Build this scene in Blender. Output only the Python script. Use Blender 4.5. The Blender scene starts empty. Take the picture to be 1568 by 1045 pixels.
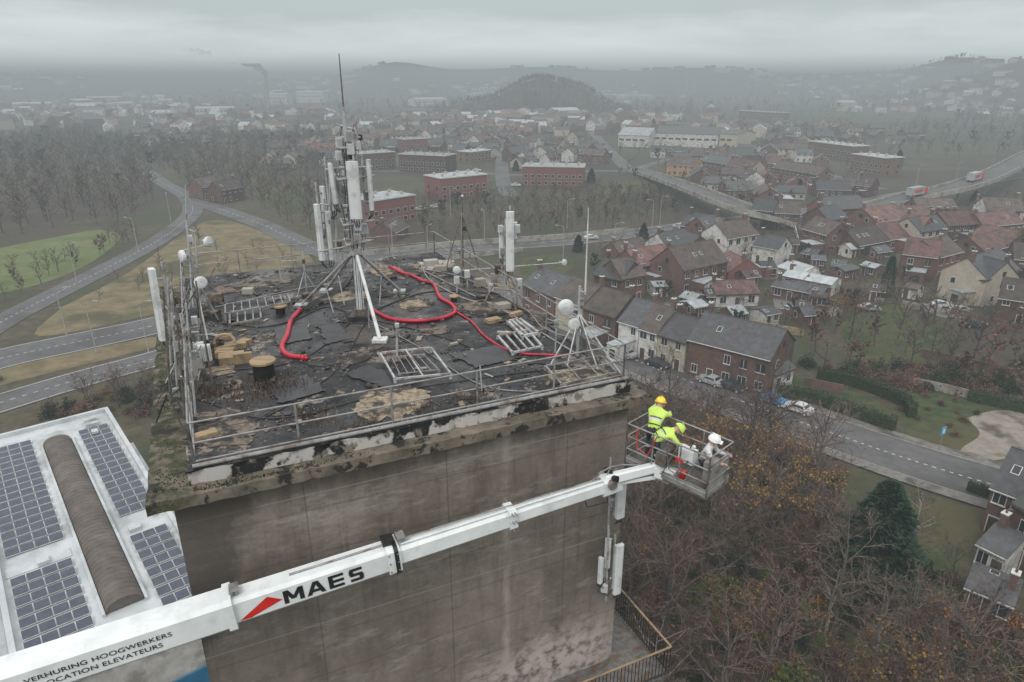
import bpy, math, random
from mathutils import Vector, Matrix
R=random.Random(7)
C=bpy.context; D=bpy.data
scene=C.scene
# ---------------------------------------------------------------- camera
PITCH=math.radians(21); F=1045.0; CAMZ=45.0
cam=D.cameras.new("camera"); cam.lens=24; cam.sensor_width=36; cam.clip_end=12000; cam.clip_start=.1
co=D.objects.new("camera",cam); co.location=(0,0,CAMZ); co.rotation_euler=(math.radians(90)-PITCH,0,0)
C.collection.objects.link(co); scene.camera=co
cp,sp=math.cos(PITCH),math.sin(PITCH)
# site survey: bearings taken from the drone position -> true positions on a level / at a northing
def bearing(u,v):
    x=(u-784)/F; y=-(v-522)/F
    return Vector((x,cp+y*sp,-sp+y*cp))
def S(u,v,z=0.0):
    d=bearing(u,v); t=(z-CAMZ)/d.z
    return Vector((d.x*t,d.y*t,z))
def Y(u,v,y):
    d=bearing(u,v); t=y/d.y
    return Vector((d.x*t,y,CAMZ+d.z*t))
scene.view_settings.view_transform='Standard'; scene.view_settings.look='None'; scene.view_settings.exposure=0
# ---------------------------------------------------------------- materials
def nd(nt,t,**k):
    n=nt.nodes.new(t)
    for a,b in k.items(): setattr(n,a,b)
    return n
def rgb(c): return (c[0],c[1],c[2],1)
def mat(name,c1,c2=None,scale=3,rough=.85,c3=None,s3=.3,bump=0,metal=0,stretch=None,rand=0,lo=.38,hi=.62,lo3=.5,hi3=.62,world=False,detail=4):
    m=D.materials.new(name); m.use_nodes=True; nt=m.node_tree; L=nt.links
    bs=nt.nodes['Principled BSDF']; bs.inputs['Roughness'].default_value=rough; bs.inputs['Metallic'].default_value=metal
    if rough>.6: bs.inputs['Specular IOR Level'].default_value=.25
    if c2 is None: c2=tuple(x*.8 for x in c1)
    if world:
        g=nd(nt,'ShaderNodeNewGeometry'); src=g.outputs['Position']
    else:
        g=nd(nt,'ShaderNodeTexCoord'); src=g.outputs['Object']
    mp=nd(nt,'ShaderNodeMapping'); L.new(src,mp.inputs[0])
    if stretch: mp.inputs['Scale'].default_value=stretch
    n=nd(nt,'ShaderNodeTexNoise'); n.inputs['Scale'].default_value=scale; n.inputs['Detail'].default_value=detail; n.inputs['Roughness'].default_value=.65
    L.new(mp.outputs[0],n.inputs[0])
    r=nd(nt,'ShaderNodeValToRGB'); r.color_ramp.elements[0].position=lo; r.color_ramp.elements[1].position=hi
    r.color_ramp.elements[0].color=rgb(c1); r.color_ramp.elements[1].color=rgb(c2); L.new(n.outputs[0],r.inputs[0])
    out=r.outputs[0]
    if c3:
        n3=nd(nt,'ShaderNodeTexNoise'); n3.inputs['Scale'].default_value=s3; n3.inputs['Detail'].default_value=5; n3.inputs['Roughness'].default_value=.6
        L.new(mp.outputs[0],n3.inputs[0])
        r3=nd(nt,'ShaderNodeMapRange'); r3.inputs[1].default_value=lo3; r3.inputs[2].default_value=hi3; L.new(n3.outputs[0],r3.inputs[0])
        mx=nd(nt,'ShaderNodeMix',data_type='RGBA'); L.new(r3.outputs[0],mx.inputs[0]); L.new(out,mx.inputs[6]); mx.inputs[7].default_value=rgb(c3); out=mx.outputs[2]
    if rand:
        oi=nd(nt,'ShaderNodeObjectInfo'); mr=nd(nt,'ShaderNodeMapRange'); mr.inputs[3].default_value=1-rand; mr.inputs[4].default_value=1+rand
        L.new(oi.outputs['Random'],mr.inputs[0])
        hs=nd(nt,'ShaderNodeHueSaturation'); L.new(mr.outputs[0],hs.inputs['Value']); L.new(out,hs.inputs['Color'])
        mr2=nd(nt,'ShaderNodeMapRange'); mr2.inputs[3].default_value=.485; mr2.inputs[4].default_value=.515
        ml=nd(nt,'ShaderNodeMath',operation='MULTIPLY'); ml.inputs[1].default_value=7.3; fr=nd(nt,'ShaderNodeMath',operation='FRACT')
        L.new(oi.outputs['Random'],ml.inputs[0]); L.new(ml.outputs[0],fr.inputs[0]); L.new(fr.outputs[0],mr2.inputs[0]); L.new(mr2.outputs[0],hs.inputs['Hue'])
        out=hs.outputs[0]
    L.new(out,bs.inputs['Base Color'])
    if bump:
        b=nd(nt,'ShaderNodeBump'); b.inputs['Strength'].default_value=bump; b.inputs['Distance'].default_value=.05
        L.new(n.outputs[0],b.inputs['Height']); L.new(b.outputs[0],bs.inputs['Normal'])
    return m
M={}
M['asphalt']=mat('asphalt',(.095,.091,.092),(.125,.12,.12),.6,.7,c3=(.075,.071,.07),s3=.08,world=True)
M['paving']=mat('paving',(.14,.13,.12),(.2,.185,.17),1.5,.9,world=True,c3=(.08,.075,.065),s3=.3)
M['kerb']=mat('kerb_stone',(.2,.19,.18),(.28,.27,.26),2)
M['paint']=mat('road_paint',(.45,.45,.44),(.6,.6,.58),3)
M['grass']=mat('grass',(.03,.048,.018),(.065,.08,.03),.5,.95,c3=(.085,.07,.035),s3=.07,world=True,lo3=.45,hi3=.65)
M['field']=mat('field_grass',(.095,.12,.04),(.14,.165,.065),.1,.95,c3=(.13,.12,.06),s3=.02,world=True)
M['drygrass']=mat('dry_grass',(.125,.1,.055),(.2,.16,.09),.25,.95,c3=(.08,.072,.038),s3=.05,world=True)
M['dirt']=mat('dirt',(.2,.17,.145),(.28,.24,.205),.5,.95,c3=(.09,.078,.05),s3=.2,world=True,lo3=.5,hi3=.62)
M['wood_floor']=mat('leaf_litter',(.035,.024,.017),(.09,.056,.034),1.2,.95,c3=(.03,.035,.016),s3=.15,world=True)
M['brick']=mat('brick',(.115,.07,.058),(.17,.1,.082),2.5,.9,rand=.3,c3=(.09,.067,.06),s3=.5)
M['brick_brown']=mat('brown_brick',(.105,.062,.052),(.155,.09,.074),2.5,.9,rand=.2,c3=(.08,.06,.053),s3=.5)
M['brick_red']=mat('red_brick',(.17,.078,.063),(.22,.1,.08),2,.9,rand=.15)
M['render']=mat('white_render',(.46,.44,.41),(.62,.6,.57),1,.8,rand=.12,c3=(.33,.31,.28),s3=.6)
M['beige']=mat('beige_render',(.36,.31,.25),(.44,.39,.32),1,.85,rand=.12)
M['orange']=mat('ochre_render',(.4,.23,.12),(.46,.28,.15),1,.85)
M['tile_red']=mat('red_roof_tile',(.115,.067,.056),(.175,.1,.083),1.2,.75,rand=.3,c3=(.08,.06,.053),s3=.5)
M['tile_brown']=mat('brown_roof_tile',(.08,.062,.056),(.12,.09,.08),1.2,.75,rand=.3,c3=(.06,.056,.05),s3=.6)
M['tile_dark']=mat('slate_roof',(.048,.048,.055),(.08,.08,.087),1.2,.6,rand=.35,c3=(.06,.06,.05),s3=.5)
M['roofgrey']=mat('flat_roof_membrane',(.26,.28,.29),(.4,.42,.43),.5,.7,rand=.25)
M['glass']=mat('window_glass',(.02,.025,.03),(.035,.04,.045),.4,.12)
M['frame']=mat('window_frame',(.5,.5,.49),(.62,.62,.61),2,.5)
M['door']=mat('door_paint',(.05,.035,.03),(.1,.06,.04),2,.5,rand=.4)
M['bark']=mat('bark',(.065,.053,.046),(.13,.11,.1),3,.95,rand=.25)
M['twig']=mat('twig',(.1,.071,.061),(.15,.11,.096),1,.95,rand=.3)
M['palebark']=mat('birch_bark',(.25,.22,.2),(.4,.37,.34),4,.9)
M['leafor']=mat('autumn_leaf',(.22,.11,.035),(.32,.17,.05),.7,.8,rand=.3,c3=(.14,.075,.038),s3=.5)
M['leafbr']=mat('brown_leaf',(.1,.056,.038),(.15,.08,.05),.7,.85,rand=.3)
M['leafgr']=mat('green_leaf',(.06,.075,.02),(.12,.13,.035),.7,.8,rand=.3)
M['conifer']=mat('conifer_needle',(.014,.036,.022),(.035,.065,.036),1.5,.8,rand=.2)
M['hedge']=mat('hedge_leaf',(.02,.033,.014),(.04,.058,.025),2,.85,rand=.2)
M['steel']=mat('galvanised_steel',(.24,.24,.235),(.34,.34,.335),6,.5,metal=.3,c3=(.17,.13,.11),s3=3)
M['darksteel']=mat('weathered_steel',(.1,.095,.09),(.17,.16,.15),6,.6,metal=.2,c3=(.12,.07,.045),s3=4)
M['maststeel']=mat('mast_steel',(.34,.35,.35),(.44,.45,.45),5,.5,metal=.1,c3=(.22,.19,.17),s3=3)
M['white']=mat('antenna_plastic',(.56,.58,.58),(.66,.68,.68),2,.45,c3=(.44,.45,.44),s3=2)
M['boomwhite']=mat('boom_white_paint',(.66,.69,.69),(.76,.79,.79),1.2,.35,c3=(.5,.51,.5),s3=1.8,lo3=.52,hi3=.8)
M['cable']=mat('black_cable',(.02,.02,.02),(.035,.035,.035),5,.5)
M['hose']=mat('red_hose',(.4,.012,.035),(.54,.02,.055),4,.45,c3=(.26,.01,.025),s3=2)
M['red']=mat('red_paint',(.55,.015,.012),(.62,.03,.02),2,.4)
M['black']=mat('black_paint',(.012,.012,.012),(.02,.02,.02),2,.5)
M['moss']=mat('moss',(.03,.038,.014),(.055,.066,.024),5,.95,c3=(.05,.042,.03),s3=2)
M['board']=mat('timber_board',(.28,.2,.12),(.39,.29,.18),3,.85,stretch=(1,6,1),c3=(.19,.15,.1),s3=1.5)
M['hivis']=mat('hi_vis_fabric',(.46,.66,.1),(.58,.78,.18),6,.7)
M['reflect']=mat('reflective_tape',(.5,.51,.51),(.6,.61,.61),6,.4)
M['navy']=mat('dark_workwear',(.03,.035,.045),(.06,.065,.08),5,.9)
M['skin']=mat('skin',(.42,.24,.17),(.5,.3,.22),6,.6)
M['boot']=mat('boot_leather',(.03,.022,.018),(.05,.035,.03),6,.6)
M['yellow']=mat('yellow_helmet',(.75,.55,.03),(.8,.6,.05),3,.35)
M['whitep']=mat('white_helmet',(.7,.7,.68),(.78,.78,.76),3,.35)
M['solar']=mat('solar_cell',(.045,.055,.08),(.065,.075,.105),1.5,.2)
M['whroof']=mat('white_roof_membrane',(.42,.44,.45),(.54,.56,.57),.4,.6,c3=(.32,.34,.34),s3=.25)
M['barrel']=mat('barrel_rooflight',(.075,.058,.048),(.11,.088,.074),1,.6,c3=(.13,.11,.092),s3=.3)
M['blue']=mat('blue_panel',(.02,.16,.3),(.03,.2,.36),1,.5)
M['signblue']=mat('sign_blue',(.02,.3,.6),(.03,.34,.66),1,.4)
M['tyre']=mat('tyre',(.015,.015,.015),(.03,.03,.03),5,.9)
M['lightconc']=mat('light_concrete',(.28,.26,.23),(.38,.36,.32),.8,.85,c3=(.19,.17,.15),s3=.4,world=True)

def mixrgb(nt,f,a,b,mode='MIX'):
    m=nd(nt,'ShaderNodeMix',data_type='RGBA',blend_type=mode)
    for i,x in ((0,f),(6,a),(7,b)):
        if isinstance(x,(int,float)): m.inputs[i].default_value=x
        elif isinstance(x,tuple): m.inputs[i].default_value=rgb(x)
        else: nt.links.new(x,m.inputs[i])
    return m.outputs[2]
def noise(nt,src,scale,stretch=(1,1,1),detail=5,rough=.65,off=(0,0,0)):
    mp=nd(nt,'ShaderNodeMapping'); mp.inputs['Scale'].default_value=stretch; mp.inputs['Location'].default_value=off; nt.links.new(src,mp.inputs[0])
    n=nd(nt,'ShaderNodeTexNoise'); n.inputs['Scale'].default_value=scale; n.inputs['Detail'].default_value=detail; n.inputs['Roughness'].default_value=rough
    nt.links.new(mp.outputs[0],n.inputs[0]); return n.outputs[0]
def mrange(nt,x,a,b,c=0,d=1):
    m=nd(nt,'ShaderNodeMapRange'); nt.links.new(x,m.inputs[0]); m.inputs[1].default_value=a; m.inputs[2].default_value=b; m.inputs[3].default_value=c; m.inputs[4].default_value=d
    return m.outputs[0]
def math_(nt,op,a,b=None):
    m=nd(nt,'ShaderNodeMath',operation=op)
    for i,x in ((0,a),(1,b)):
        if x is None: continue
        if isinstance(x,(int,float)): m.inputs[i].default_value=x
        else: nt.links.new(x,m.inputs[i])
    return m.outputs[0]
def newmat(name,rough=.9):
    m=D.materials.new(name); m.use_nodes=True; nt=m.node_tree; bs=nt.nodes['Principled BSDF']; bs.inputs['Roughness'].default_value=rough; bs.inputs['Specular IOR Level'].default_value=.3
    return m,nt,bs
# tower concrete (local coords, x along near face, z height relative to roof)
m,nt,bs=newmat('weathered_concrete'); tc=nd(nt,'ShaderNodeTexCoord').outputs['Object']
sx=nd(nt,'ShaderNodeSeparateXYZ'); nt.links.new(tc,sx.inputs[0])
col=mixrgb(nt,mrange(nt,noise(nt,tc,.45,detail=8,rough=.7),.35,.65),(.145,.122,.102),(.265,.232,.198))
col=mixrgb(nt,mrange(nt,noise(nt,tc,1.1,(1,1,.22),rough=.7),.5,.7,0,.7),col,(.1,.083,.068))          # broad run marks
col=mixrgb(nt,mrange(nt,noise(nt,tc,3.6,(1,1,.045),off=(2,9,0)),.56,.68,0,.45),col,(.085,.072,.06))  # fine drips
col=mixrgb(nt,mrange(nt,noise(nt,tc,.8,(.35,1,1.3),off=(3,1,7),rough=.78),.53,.66,0,.7),col,(.36,.33,.295))   # pale lime blooms
col=mixrgb(nt,mrange(nt,noise(nt,tc,2.2,(.5,1,1.4),off=(7,4,1),rough=.8),.56,.66,0,.5),col,(.1,.085,.072))
col=mixrgb(nt,mrange(nt,noise(nt,tc,9),.3,.7,0,.35),col,(.1,.085,.07))
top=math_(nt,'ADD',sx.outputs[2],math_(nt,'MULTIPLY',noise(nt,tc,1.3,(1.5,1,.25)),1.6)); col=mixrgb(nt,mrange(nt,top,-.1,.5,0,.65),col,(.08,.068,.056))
pz=math_(nt,'PINGPONG',math_(nt,'ADD',sx.outputs[2],math_(nt,'MULTIPLY',noise(nt,tc,.7),.12)),.62); col=mixrgb(nt,mrange(nt,pz,0,.05,.35,0),col,(.07,.06,.05))
pz2=math_(nt,'PINGPONG',math_(nt,'ADD',sx.outputs[2],.9),1.86); col=mixrgb(nt,mrange(nt,pz2,0,.03,.6,0),col,(.33,.3,.27))
px=math_(nt,'PINGPONG',math_(nt,'ADD',sx.outputs[0],.35),1.72); col=mixrgb(nt,mrange(nt,px,0,.025,.55,0),col,(.055,.047,.04))
n2=noise(nt,tc,.8,off=(9,2,1))
dx=math_(nt,'ADD',math_(nt,'ADD',sx.outputs[0],math_(nt,'MULTIPLY',n2,2.0)),math_(nt,'MULTIPLY',sx.outputs[2],-.35))
dark_left=mrange(nt,dx,3.0,3.4,.75,0); col=mixrgb(nt,dark_left,col,(.06,.053,.047))  # darker upper-left area with an uneven slanting edge
dv=nd(nt,'ShaderNodeVectorMath',operation='DISTANCE'); mp=nd(nt,'ShaderNodeMapping'); mp.inputs['Scale'].default_value=(.6,0,1); nt.links.new(tc,mp.inputs[0]); nt.links.new(mp.outputs[0],dv.inputs[0]); dv.inputs[1].default_value=(9.6*.6,0,-9.2)
bl=math_(nt,'MULTIPLY',mrange(nt,math_(nt,'SUBTRACT',dv.outputs[1],math_(nt,'MULTIPLY',n2,1.2)),.4,1.5,1,0),mrange(nt,noise(nt,tc,2.5),.4,.55))
col=mixrgb(nt,bl,col,(.44,.37,.35))
ru=math_(nt,'MULTIPLY',mrange(nt,math_(nt,'ABSOLUTE',math_(nt,'SUBTRACT',math_(nt,'ADD',sx.outputs[0],math_(nt,'MULTIPLY',n2,.2)),8.25)),.02,.16,.7,0),mrange(nt,noise(nt,tc,2,(1,1,.5)),.42,.6)); col=mixrgb(nt,ru,col,(.36,.32,.27))
nt.links.new(col,bs.inputs['Base Color'])
b=nd(nt,'ShaderNodeBump'); b.inputs['Strength'].default_value=.5; b.inputs['Distance'].default_value=.03; nt.links.new(noise(nt,tc,6),b.inputs['Height']); nt.links.new(b.outputs[0],bs.inputs['Normal'])
M['conc']=m
m,nt,bs=newmat('bitumen_roofing',.5); tc=nd(nt,'ShaderNodeTexCoord').outputs['Object']
col=mixrgb(nt,mrange(nt,noise(nt,tc,.8),.35,.65),(.013,.013,.015),(.045,.044,.046))
col=mixrgb(nt,mrange(nt,noise(nt,tc,.33,off=(4,7,0),rough=.7),.53,.62,0,.9),col,(.08,.07,.06))
col=mixrgb(nt,mrange(nt,noise(nt,tc,.7,off=(1,3,0),rough=.8),.57,.61),col,(.2,.168,.14))
col=mixrgb(nt,mrange(nt,noise(nt,tc,6,rough=.8),.58,.66,0,.75),col,(.18,.16,.14))
col=mixrgb(nt,mrange(nt,noise(nt,tc,1.6,off=(3,8,0),rough=.7),.55,.6,0,.9),col,(.01,.01,.012))
col=mixrgb(nt,mrange(nt,noise(nt,tc,1.3,off=(8,8,0)),.6,.7,0,.6),col,(.035,.042,.016))
sx=nd(nt,'ShaderNodeSeparateXYZ'); nt.links.new(tc,sx.inputs[0])
pz=math_(nt,'PINGPONG',math_(nt,'ADD',sx.outputs[1],math_(nt,'MULTIPLY',noise(nt,tc,1.5),.12)),.5); col=mixrgb(nt,mrange(nt,pz,0,.02,.7,0),col,(.008,.008,.008))
nt.links.new(col,bs.inputs['Base Color']); nt.links.new(mrange(nt,noise(nt,tc,.6,off=(2,2,2)),.4,.6,.28,.8),bs.inputs['Roughness'])
b=nd(nt,'ShaderNodeBump'); b.inputs['Strength'].default_value=.7; b.inputs['Distance'].default_value=.04; nt.links.new(noise(nt,tc,4,rough=.75),b.inputs['Height']); nt.links.new(b.outputs[0],bs.inputs['Normal'])
M['bitumen']=m
m,nt,bs=newmat('flaking_upstand',.8); tc=nd(nt,'ShaderNodeTexCoord').outputs['Object']
col=mixrgb(nt,mrange(nt,noise(nt,tc,1.1,(1,1,1),rough=.55),.46,.49),(.02,.02,.02),(.45,.43,.4))
col=mixrgb(nt,mrange(nt,noise(nt,tc,3),.55,.62),col,(.2,.18,.15)); nt.links.new(col,bs.inputs['Base Color']); M['upstand']=m
m,nt,bs=newmat('slab_ledge',.9); tc=nd(nt,'ShaderNodeTexCoord').outputs['Object']; sx=nd(nt,'ShaderNodeSeparateXYZ'); nt.links.new(tc,sx.inputs[0])
col=mixrgb(nt,mrange(nt,noise(nt,tc,1.2),.35,.65),(.08,.068,.053),(.21,.175,.138))
g=math_(nt,'MULTIPLY',mrange(nt,math_(nt,'ADD',sx.outputs[0],math_(nt,'MULTIPLY',noise(nt,tc,1.2),3)),1.9,2.6,.9,0),mrange(nt,noise(nt,tc,2.2),.42,.54))
col=mixrgb(nt,g,col,(.035,.045,.018)); col=mixrgb(nt,mrange(nt,noise(nt,tc,2.1,off=(5,5,5)),.52,.58),col,(.03,.03,.026)); nt.links.new(col,bs.inputs['Base Color']); M['ledge']=m
m,nt,bs=newmat('terrain',.95); P=nd(nt,'ShaderNodeNewGeometry').outputs['Position']
col=mixrgb(nt,mrange(nt,noise(nt,P,.5),.35,.65),(.05,.042,.027),(.1,.082,.052))
col=mixrgb(nt,mrange(nt,noise(nt,P,.035),.47,.56),col,(.052,.056,.027))
col=mixrgb(nt,mrange(nt,noise(nt,P,.013,off=(50,9,0)),.52,.58,0,.85),col,(.06,.046,.037))
col=mixrgb(nt,mrange(nt,noise(nt,P,.004,off=(5,3,0)),.5,.55,0,.6),col,(.045,.038,.03))
nt.links.new(col,bs.inputs['Base Color']); M['terrain']=m

# ---------------------------------------------------------------- mesh builder
class MB:
    def __init__(s): s.v=[]; s.f=[]; s.m=[]
    def add(s,vs,fs,mi=0):
        o=len(s.v); s.v.extend([tuple(p) for p in vs]); s.f.extend([tuple(i+o for i in f) for f in fs]); s.m.extend([mi]*len(fs))
    def box(s,c,d,mi=0,rz=0,M=None):
        hx,hy,hz=d[0]/2,d[1]/2,d[2]/2
        vs=[Vector((a*hx,b*hy,e*hz)) for e in (-1,1) for a,b in ((-1,-1),(1,-1),(1,1),(-1,1))]
        if M is not None: vs=[M@p for p in vs]
        elif rz:
            cr,sr=math.cos(rz),math.sin(rz); vs=[Vector((p.x*cr-p.y*sr,p.x*sr+p.y*cr,p.z)) for p in vs]
        c=Vector(c); s.add([p+c for p in vs],[(0,3,2,1),(4,5,6,7),(0,1,5,4),(1,2,6,5),(2,3,7,6),(3,0,4,7)],mi)
    def cyl(s,p0,p1,r0,r1=None,n=8,mi=0,caps=True):
        p0=Vector(p0);p1=Vector(p1); r1=r0 if r1 is None else r1
        d=(p1-p0); 
        if d.length<1e-6: return
        d.normalize(); a=d.orthogonal().normalized(); b=d.cross(a)
        vs=[]
        for p,r in ((p0,r0),(p1,r1)):
            for i in range(n):
                t=2*math.pi*i/n; vs.append(p+a*(math.cos(t)*r)+b*(math.sin(t)*r))
        fs=[(i,(i+1)%n,n+(i+1)%n,n+i) for i in range(n)]
        if caps: fs+= [tuple(range(n-1,-1,-1)),tuple(range(n,2*n))]
        s.add(vs,fs,mi)
    def tube(s,pts,r,n=8,mi=0,radii=None):
        pts=[Vector(p) for p in pts]; vs=[];k=len(pts)
        up=Vector((0,0,1))
        for i,p in enumerate(pts):
            d=(pts[min(i+1,k-1)]-pts[max(i-1,0)]).normalized()
            a=d.cross(up); a=a.normalized() if a.length>.05 else Vector((1,0,0)); b=a.cross(d)
            for j in range(n):
                t=2*math.pi*j/n; q=r if radii is None else radii(i,j); vs.append(p+a*(math.cos(t)*q)+b*(math.sin(t)*q))
        fs=[(i*n+j,i*n+(j+1)%n,(i+1)*n+(j+1)%n,(i+1)*n+j) for i in range(k-1) for j in range(n)]
        fs+=[tuple(range(n-1,-1,-1)),tuple(range((k-1)*n,k*n))]
        s.add(vs,fs,mi)
    def sphere(s,c,r,mi=0,n=12,k=8,sc=(1,1,1),z0=-1):
        vs=[];c=Vector(c)
        for i in range(k+1):
            ph=math.asin(z0)+(math.pi/2-math.asin(z0))*i/k
            for j in range(n):
                t=2*math.pi*j/n; vs.append(c+Vector((math.cos(t)*math.cos(ph)*r*sc[0],math.sin(t)*math.cos(ph)*r*sc[1],math.sin(ph)*r*sc[2])))
        s.add(vs,[(i*n+j,i*n+(j+1)%n,(i+1)*n+(j+1)%n,(i+1)*n+j) for i in range(k) for j in range(n)]+[tuple(range(n-1,-1,-1))],mi)
    def prism(s,p0,p1,w0,h0,w1,h1,mi=0,ch=.15):
        p0=Vector(p0);p1=Vector(p1);u=(p1-p0).normalized(); sd=u.cross(Vector((0,0,1))).normalized(); up=sd.cross(u)
        prof=[(-1,-1+2*ch),(-1+2*ch,-1),(1-2*ch,-1),(1,-1+2*ch),(1,1-2*ch),(1-2*ch,1),(-1+2*ch,1),(-1,1-2*ch)]
        vs=[p+sd*(a*w/2)+up*(b*h/2) for p,w,h in ((p0,w0,h0),(p1,w1,h1)) for a,b in prof]
        s.add(vs,[(i,(i+1)%8,8+(i+1)%8,8+i) for i in range(8)]+[tuple(range(7,-1,-1)),tuple(range(8,16))],mi)
    def mesh(s,name,mats,smooth=False):
        me=D.meshes.new(name); me.from_pydata(s.v,[],s.f)
        for k in mats: me.materials.append(M[k] if isinstance(k,str) else k)
        me.polygons.foreach_set('material_index',s.m)
        if smooth: me.polygons.foreach_set('use_smooth',[True]*len(s.f))
        me.update(); return me
    def obj(s,name,mats,loc=(0,0,0),rz=0,parent=None,smooth=False):
        return inst(name,s.mesh(name,mats,smooth),loc,rz,parent)
def inst(name,me,loc=(0,0,0),rz=0,parent=None,sc=1):
    o=D.objects.new(name,me); o.location=loc; o.rotation_euler=(0,0,rz); o.scale=(sc,sc,sc) if not isinstance(sc,tuple) else sc
    C.collection.objects.link(o)
    if parent: o.parent=parent
    return o
def empty(name,loc=(0,0,0),rz=0):
    o=D.objects.new(name,None); o.location=loc; o.rotation_euler=(0,0,rz); C.collection.objects.link(o); return o
def spline(pts,n=8):
    P=[pts[0]*2-pts[1]]+list(pts)+[pts[-1]*2-pts[-2]]; out=[]
    for i in range(1,len(P)-2):
        a,b,c,d=P[i-1],P[i],P[i+1],P[i+2]
        for k in range(n):
            t=k/n; out.append(.5*((2*b)+(c-a)*t+(2*a-5*b+4*c-d)*t*t+(-a+3*b-3*c+d)*t*t*t))
    out.append(P[-2]); return out
# ---------------------------------------------------------------- terrain
def sstep(a,b,x):
    t=max(0,min(1,(x-a)/(b-a))); return t*t*(3-2*t)
def gz(x,y):
    h=0
    q=abs((x-42)/58)**2.2+abs((y-1080)/100)**2.4
    h+=44*math.exp(-q)
    h+=11*math.exp(-(((x+50)/60)**2+((y-1080)/90)**2))+21*math.exp(-(((x-112)/36)**2+((y-1090)/90)**2))
    h+=95*math.exp(-(((x-1030)/190)**2+((y-1330)/260)**2))
    r=math.hypot(x,y)
    if r>1700 and y>0:
        th=math.atan2(x,y); s=sstep(1700,3000,r)
        h+=s*(66+14*math.sin(th*6+1.2)+9*math.sin(th*13+2)+5*math.sin(th*29))
        h+=sstep(1900,2600,r)*62*math.exp(-((th-.555)/.05)**2)
        h+=sstep(1900,2600,r)*34*math.exp(-((th+.16)/.05)**2)
        h+=sstep(1900,2600,r)*18*math.exp(-((th-.24)/.1)**2)
    return h
b=MB(); NR,NS=170,360; rr=[4*(5600/4)**(i/NR) for i in range(NR+1)]
vs=[]
for r in rr:
    for j in range(NS):
        t=2*math.pi*j/NS; x,y=r*math.sin(t),r*math.cos(t); vs.append((x,y,gz(x,y)))
vs.append((0,0,0)); fs=[(i*NS+j,(i+1)*NS+j,(i+1)*NS+(j+1)%NS,i*NS+(j+1)%NS)[::-1] for i in range(NR) for j in range(NS)]+[(len(vs)-1,(j+1)%NS,j) for j in range(NS)]
b.add(vs,fs); b.obj('ground',['terrain'],smooth=True)
def patch(name,px,z,m):
    pts=[S(u,v,z) for u,v in px]
    pts=spline(pts+[pts[0]],5)[:-1]
    b=MB(); b.add(pts,[tuple(range(len(pts)))]); 
    me=b.mesh(name,[m]); 
    if me.polygons[0].normal.z<0: me.flip_normals()
    return inst(name,me)
patch('meadow',[(-60,400),(0,380),(90,362),(150,352),(185,362),(150,395),(90,425),(0,450),(-70,460)],.04,'field')
patch('dry_meadow',[(95,470),(200,415),(300,345),(350,338),(420,362),(480,400),(420,440),(300,470),(240,480),(60,515)],.03,'drygrass')
patch('verge_grass',[(0,590),(60,575),(240,530),(240,515),(0,565)],.025,'drygrass')
patch('lawn',[(900,285),(980,275),(1040,290),(1010,305),(920,300)],.04,'grass')
patch('lawn',[(800,395),(860,388),(880,405),(850,425),(800,420)],.04,'grass')
patch('lawn',[(1300,470),(1420,465),(1480,500),(1440,560),(1330,560),(1290,510)],.03,'grass')
patch('lawn',[(1215,575),(1300,595),(1375,640),(1330,650),(1190,610)],.035,'grass')
patch('lawn',[(1290,870),(1400,770),(1500,790),(1450,900),(1350,1000),(1230,1060),(1240,960)],.03,'grass')
patch('lawn',[(640,235),(700,230),(730,240),(680,255)],.04,'grass')
patch('yard',[(1120,380),(1190,395),(1200,425),(1130,420)],.03,'paving')
patch('yard',[(1180,445),(1260,455),(1290,480),(1200,485)],.03,'paving')
patch('yard',[(1400,462),(1460,470),(1500,490),(1440,485)],.045,'paving')
patch('lawn',[(1220,160),(1340,175),(1360,195),(1240,190)],.03,'grass')
patch('lawn',[(380,280),(470,290),(460,320),(400,310)],.03,'grass')
patch('dirt_track',[(1480,640),(1530,628),(1600,640),(1590,690),(1520,705),(1495,715),(1470,690),(1500,665)],.045,'dirt')
patch('garden_soil',[(1380,600),(1470,590),(1540,640),(1470,690),(1390,670)],.03,'grass')
patch('woodland_floor',[(960,600),(1100,620),(1240,660),(1300,720),(1280,830),(1500,1045),(1500,1500),(700,1500),(700,700)],.02,'wood_floor')
ROADS=[]
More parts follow.
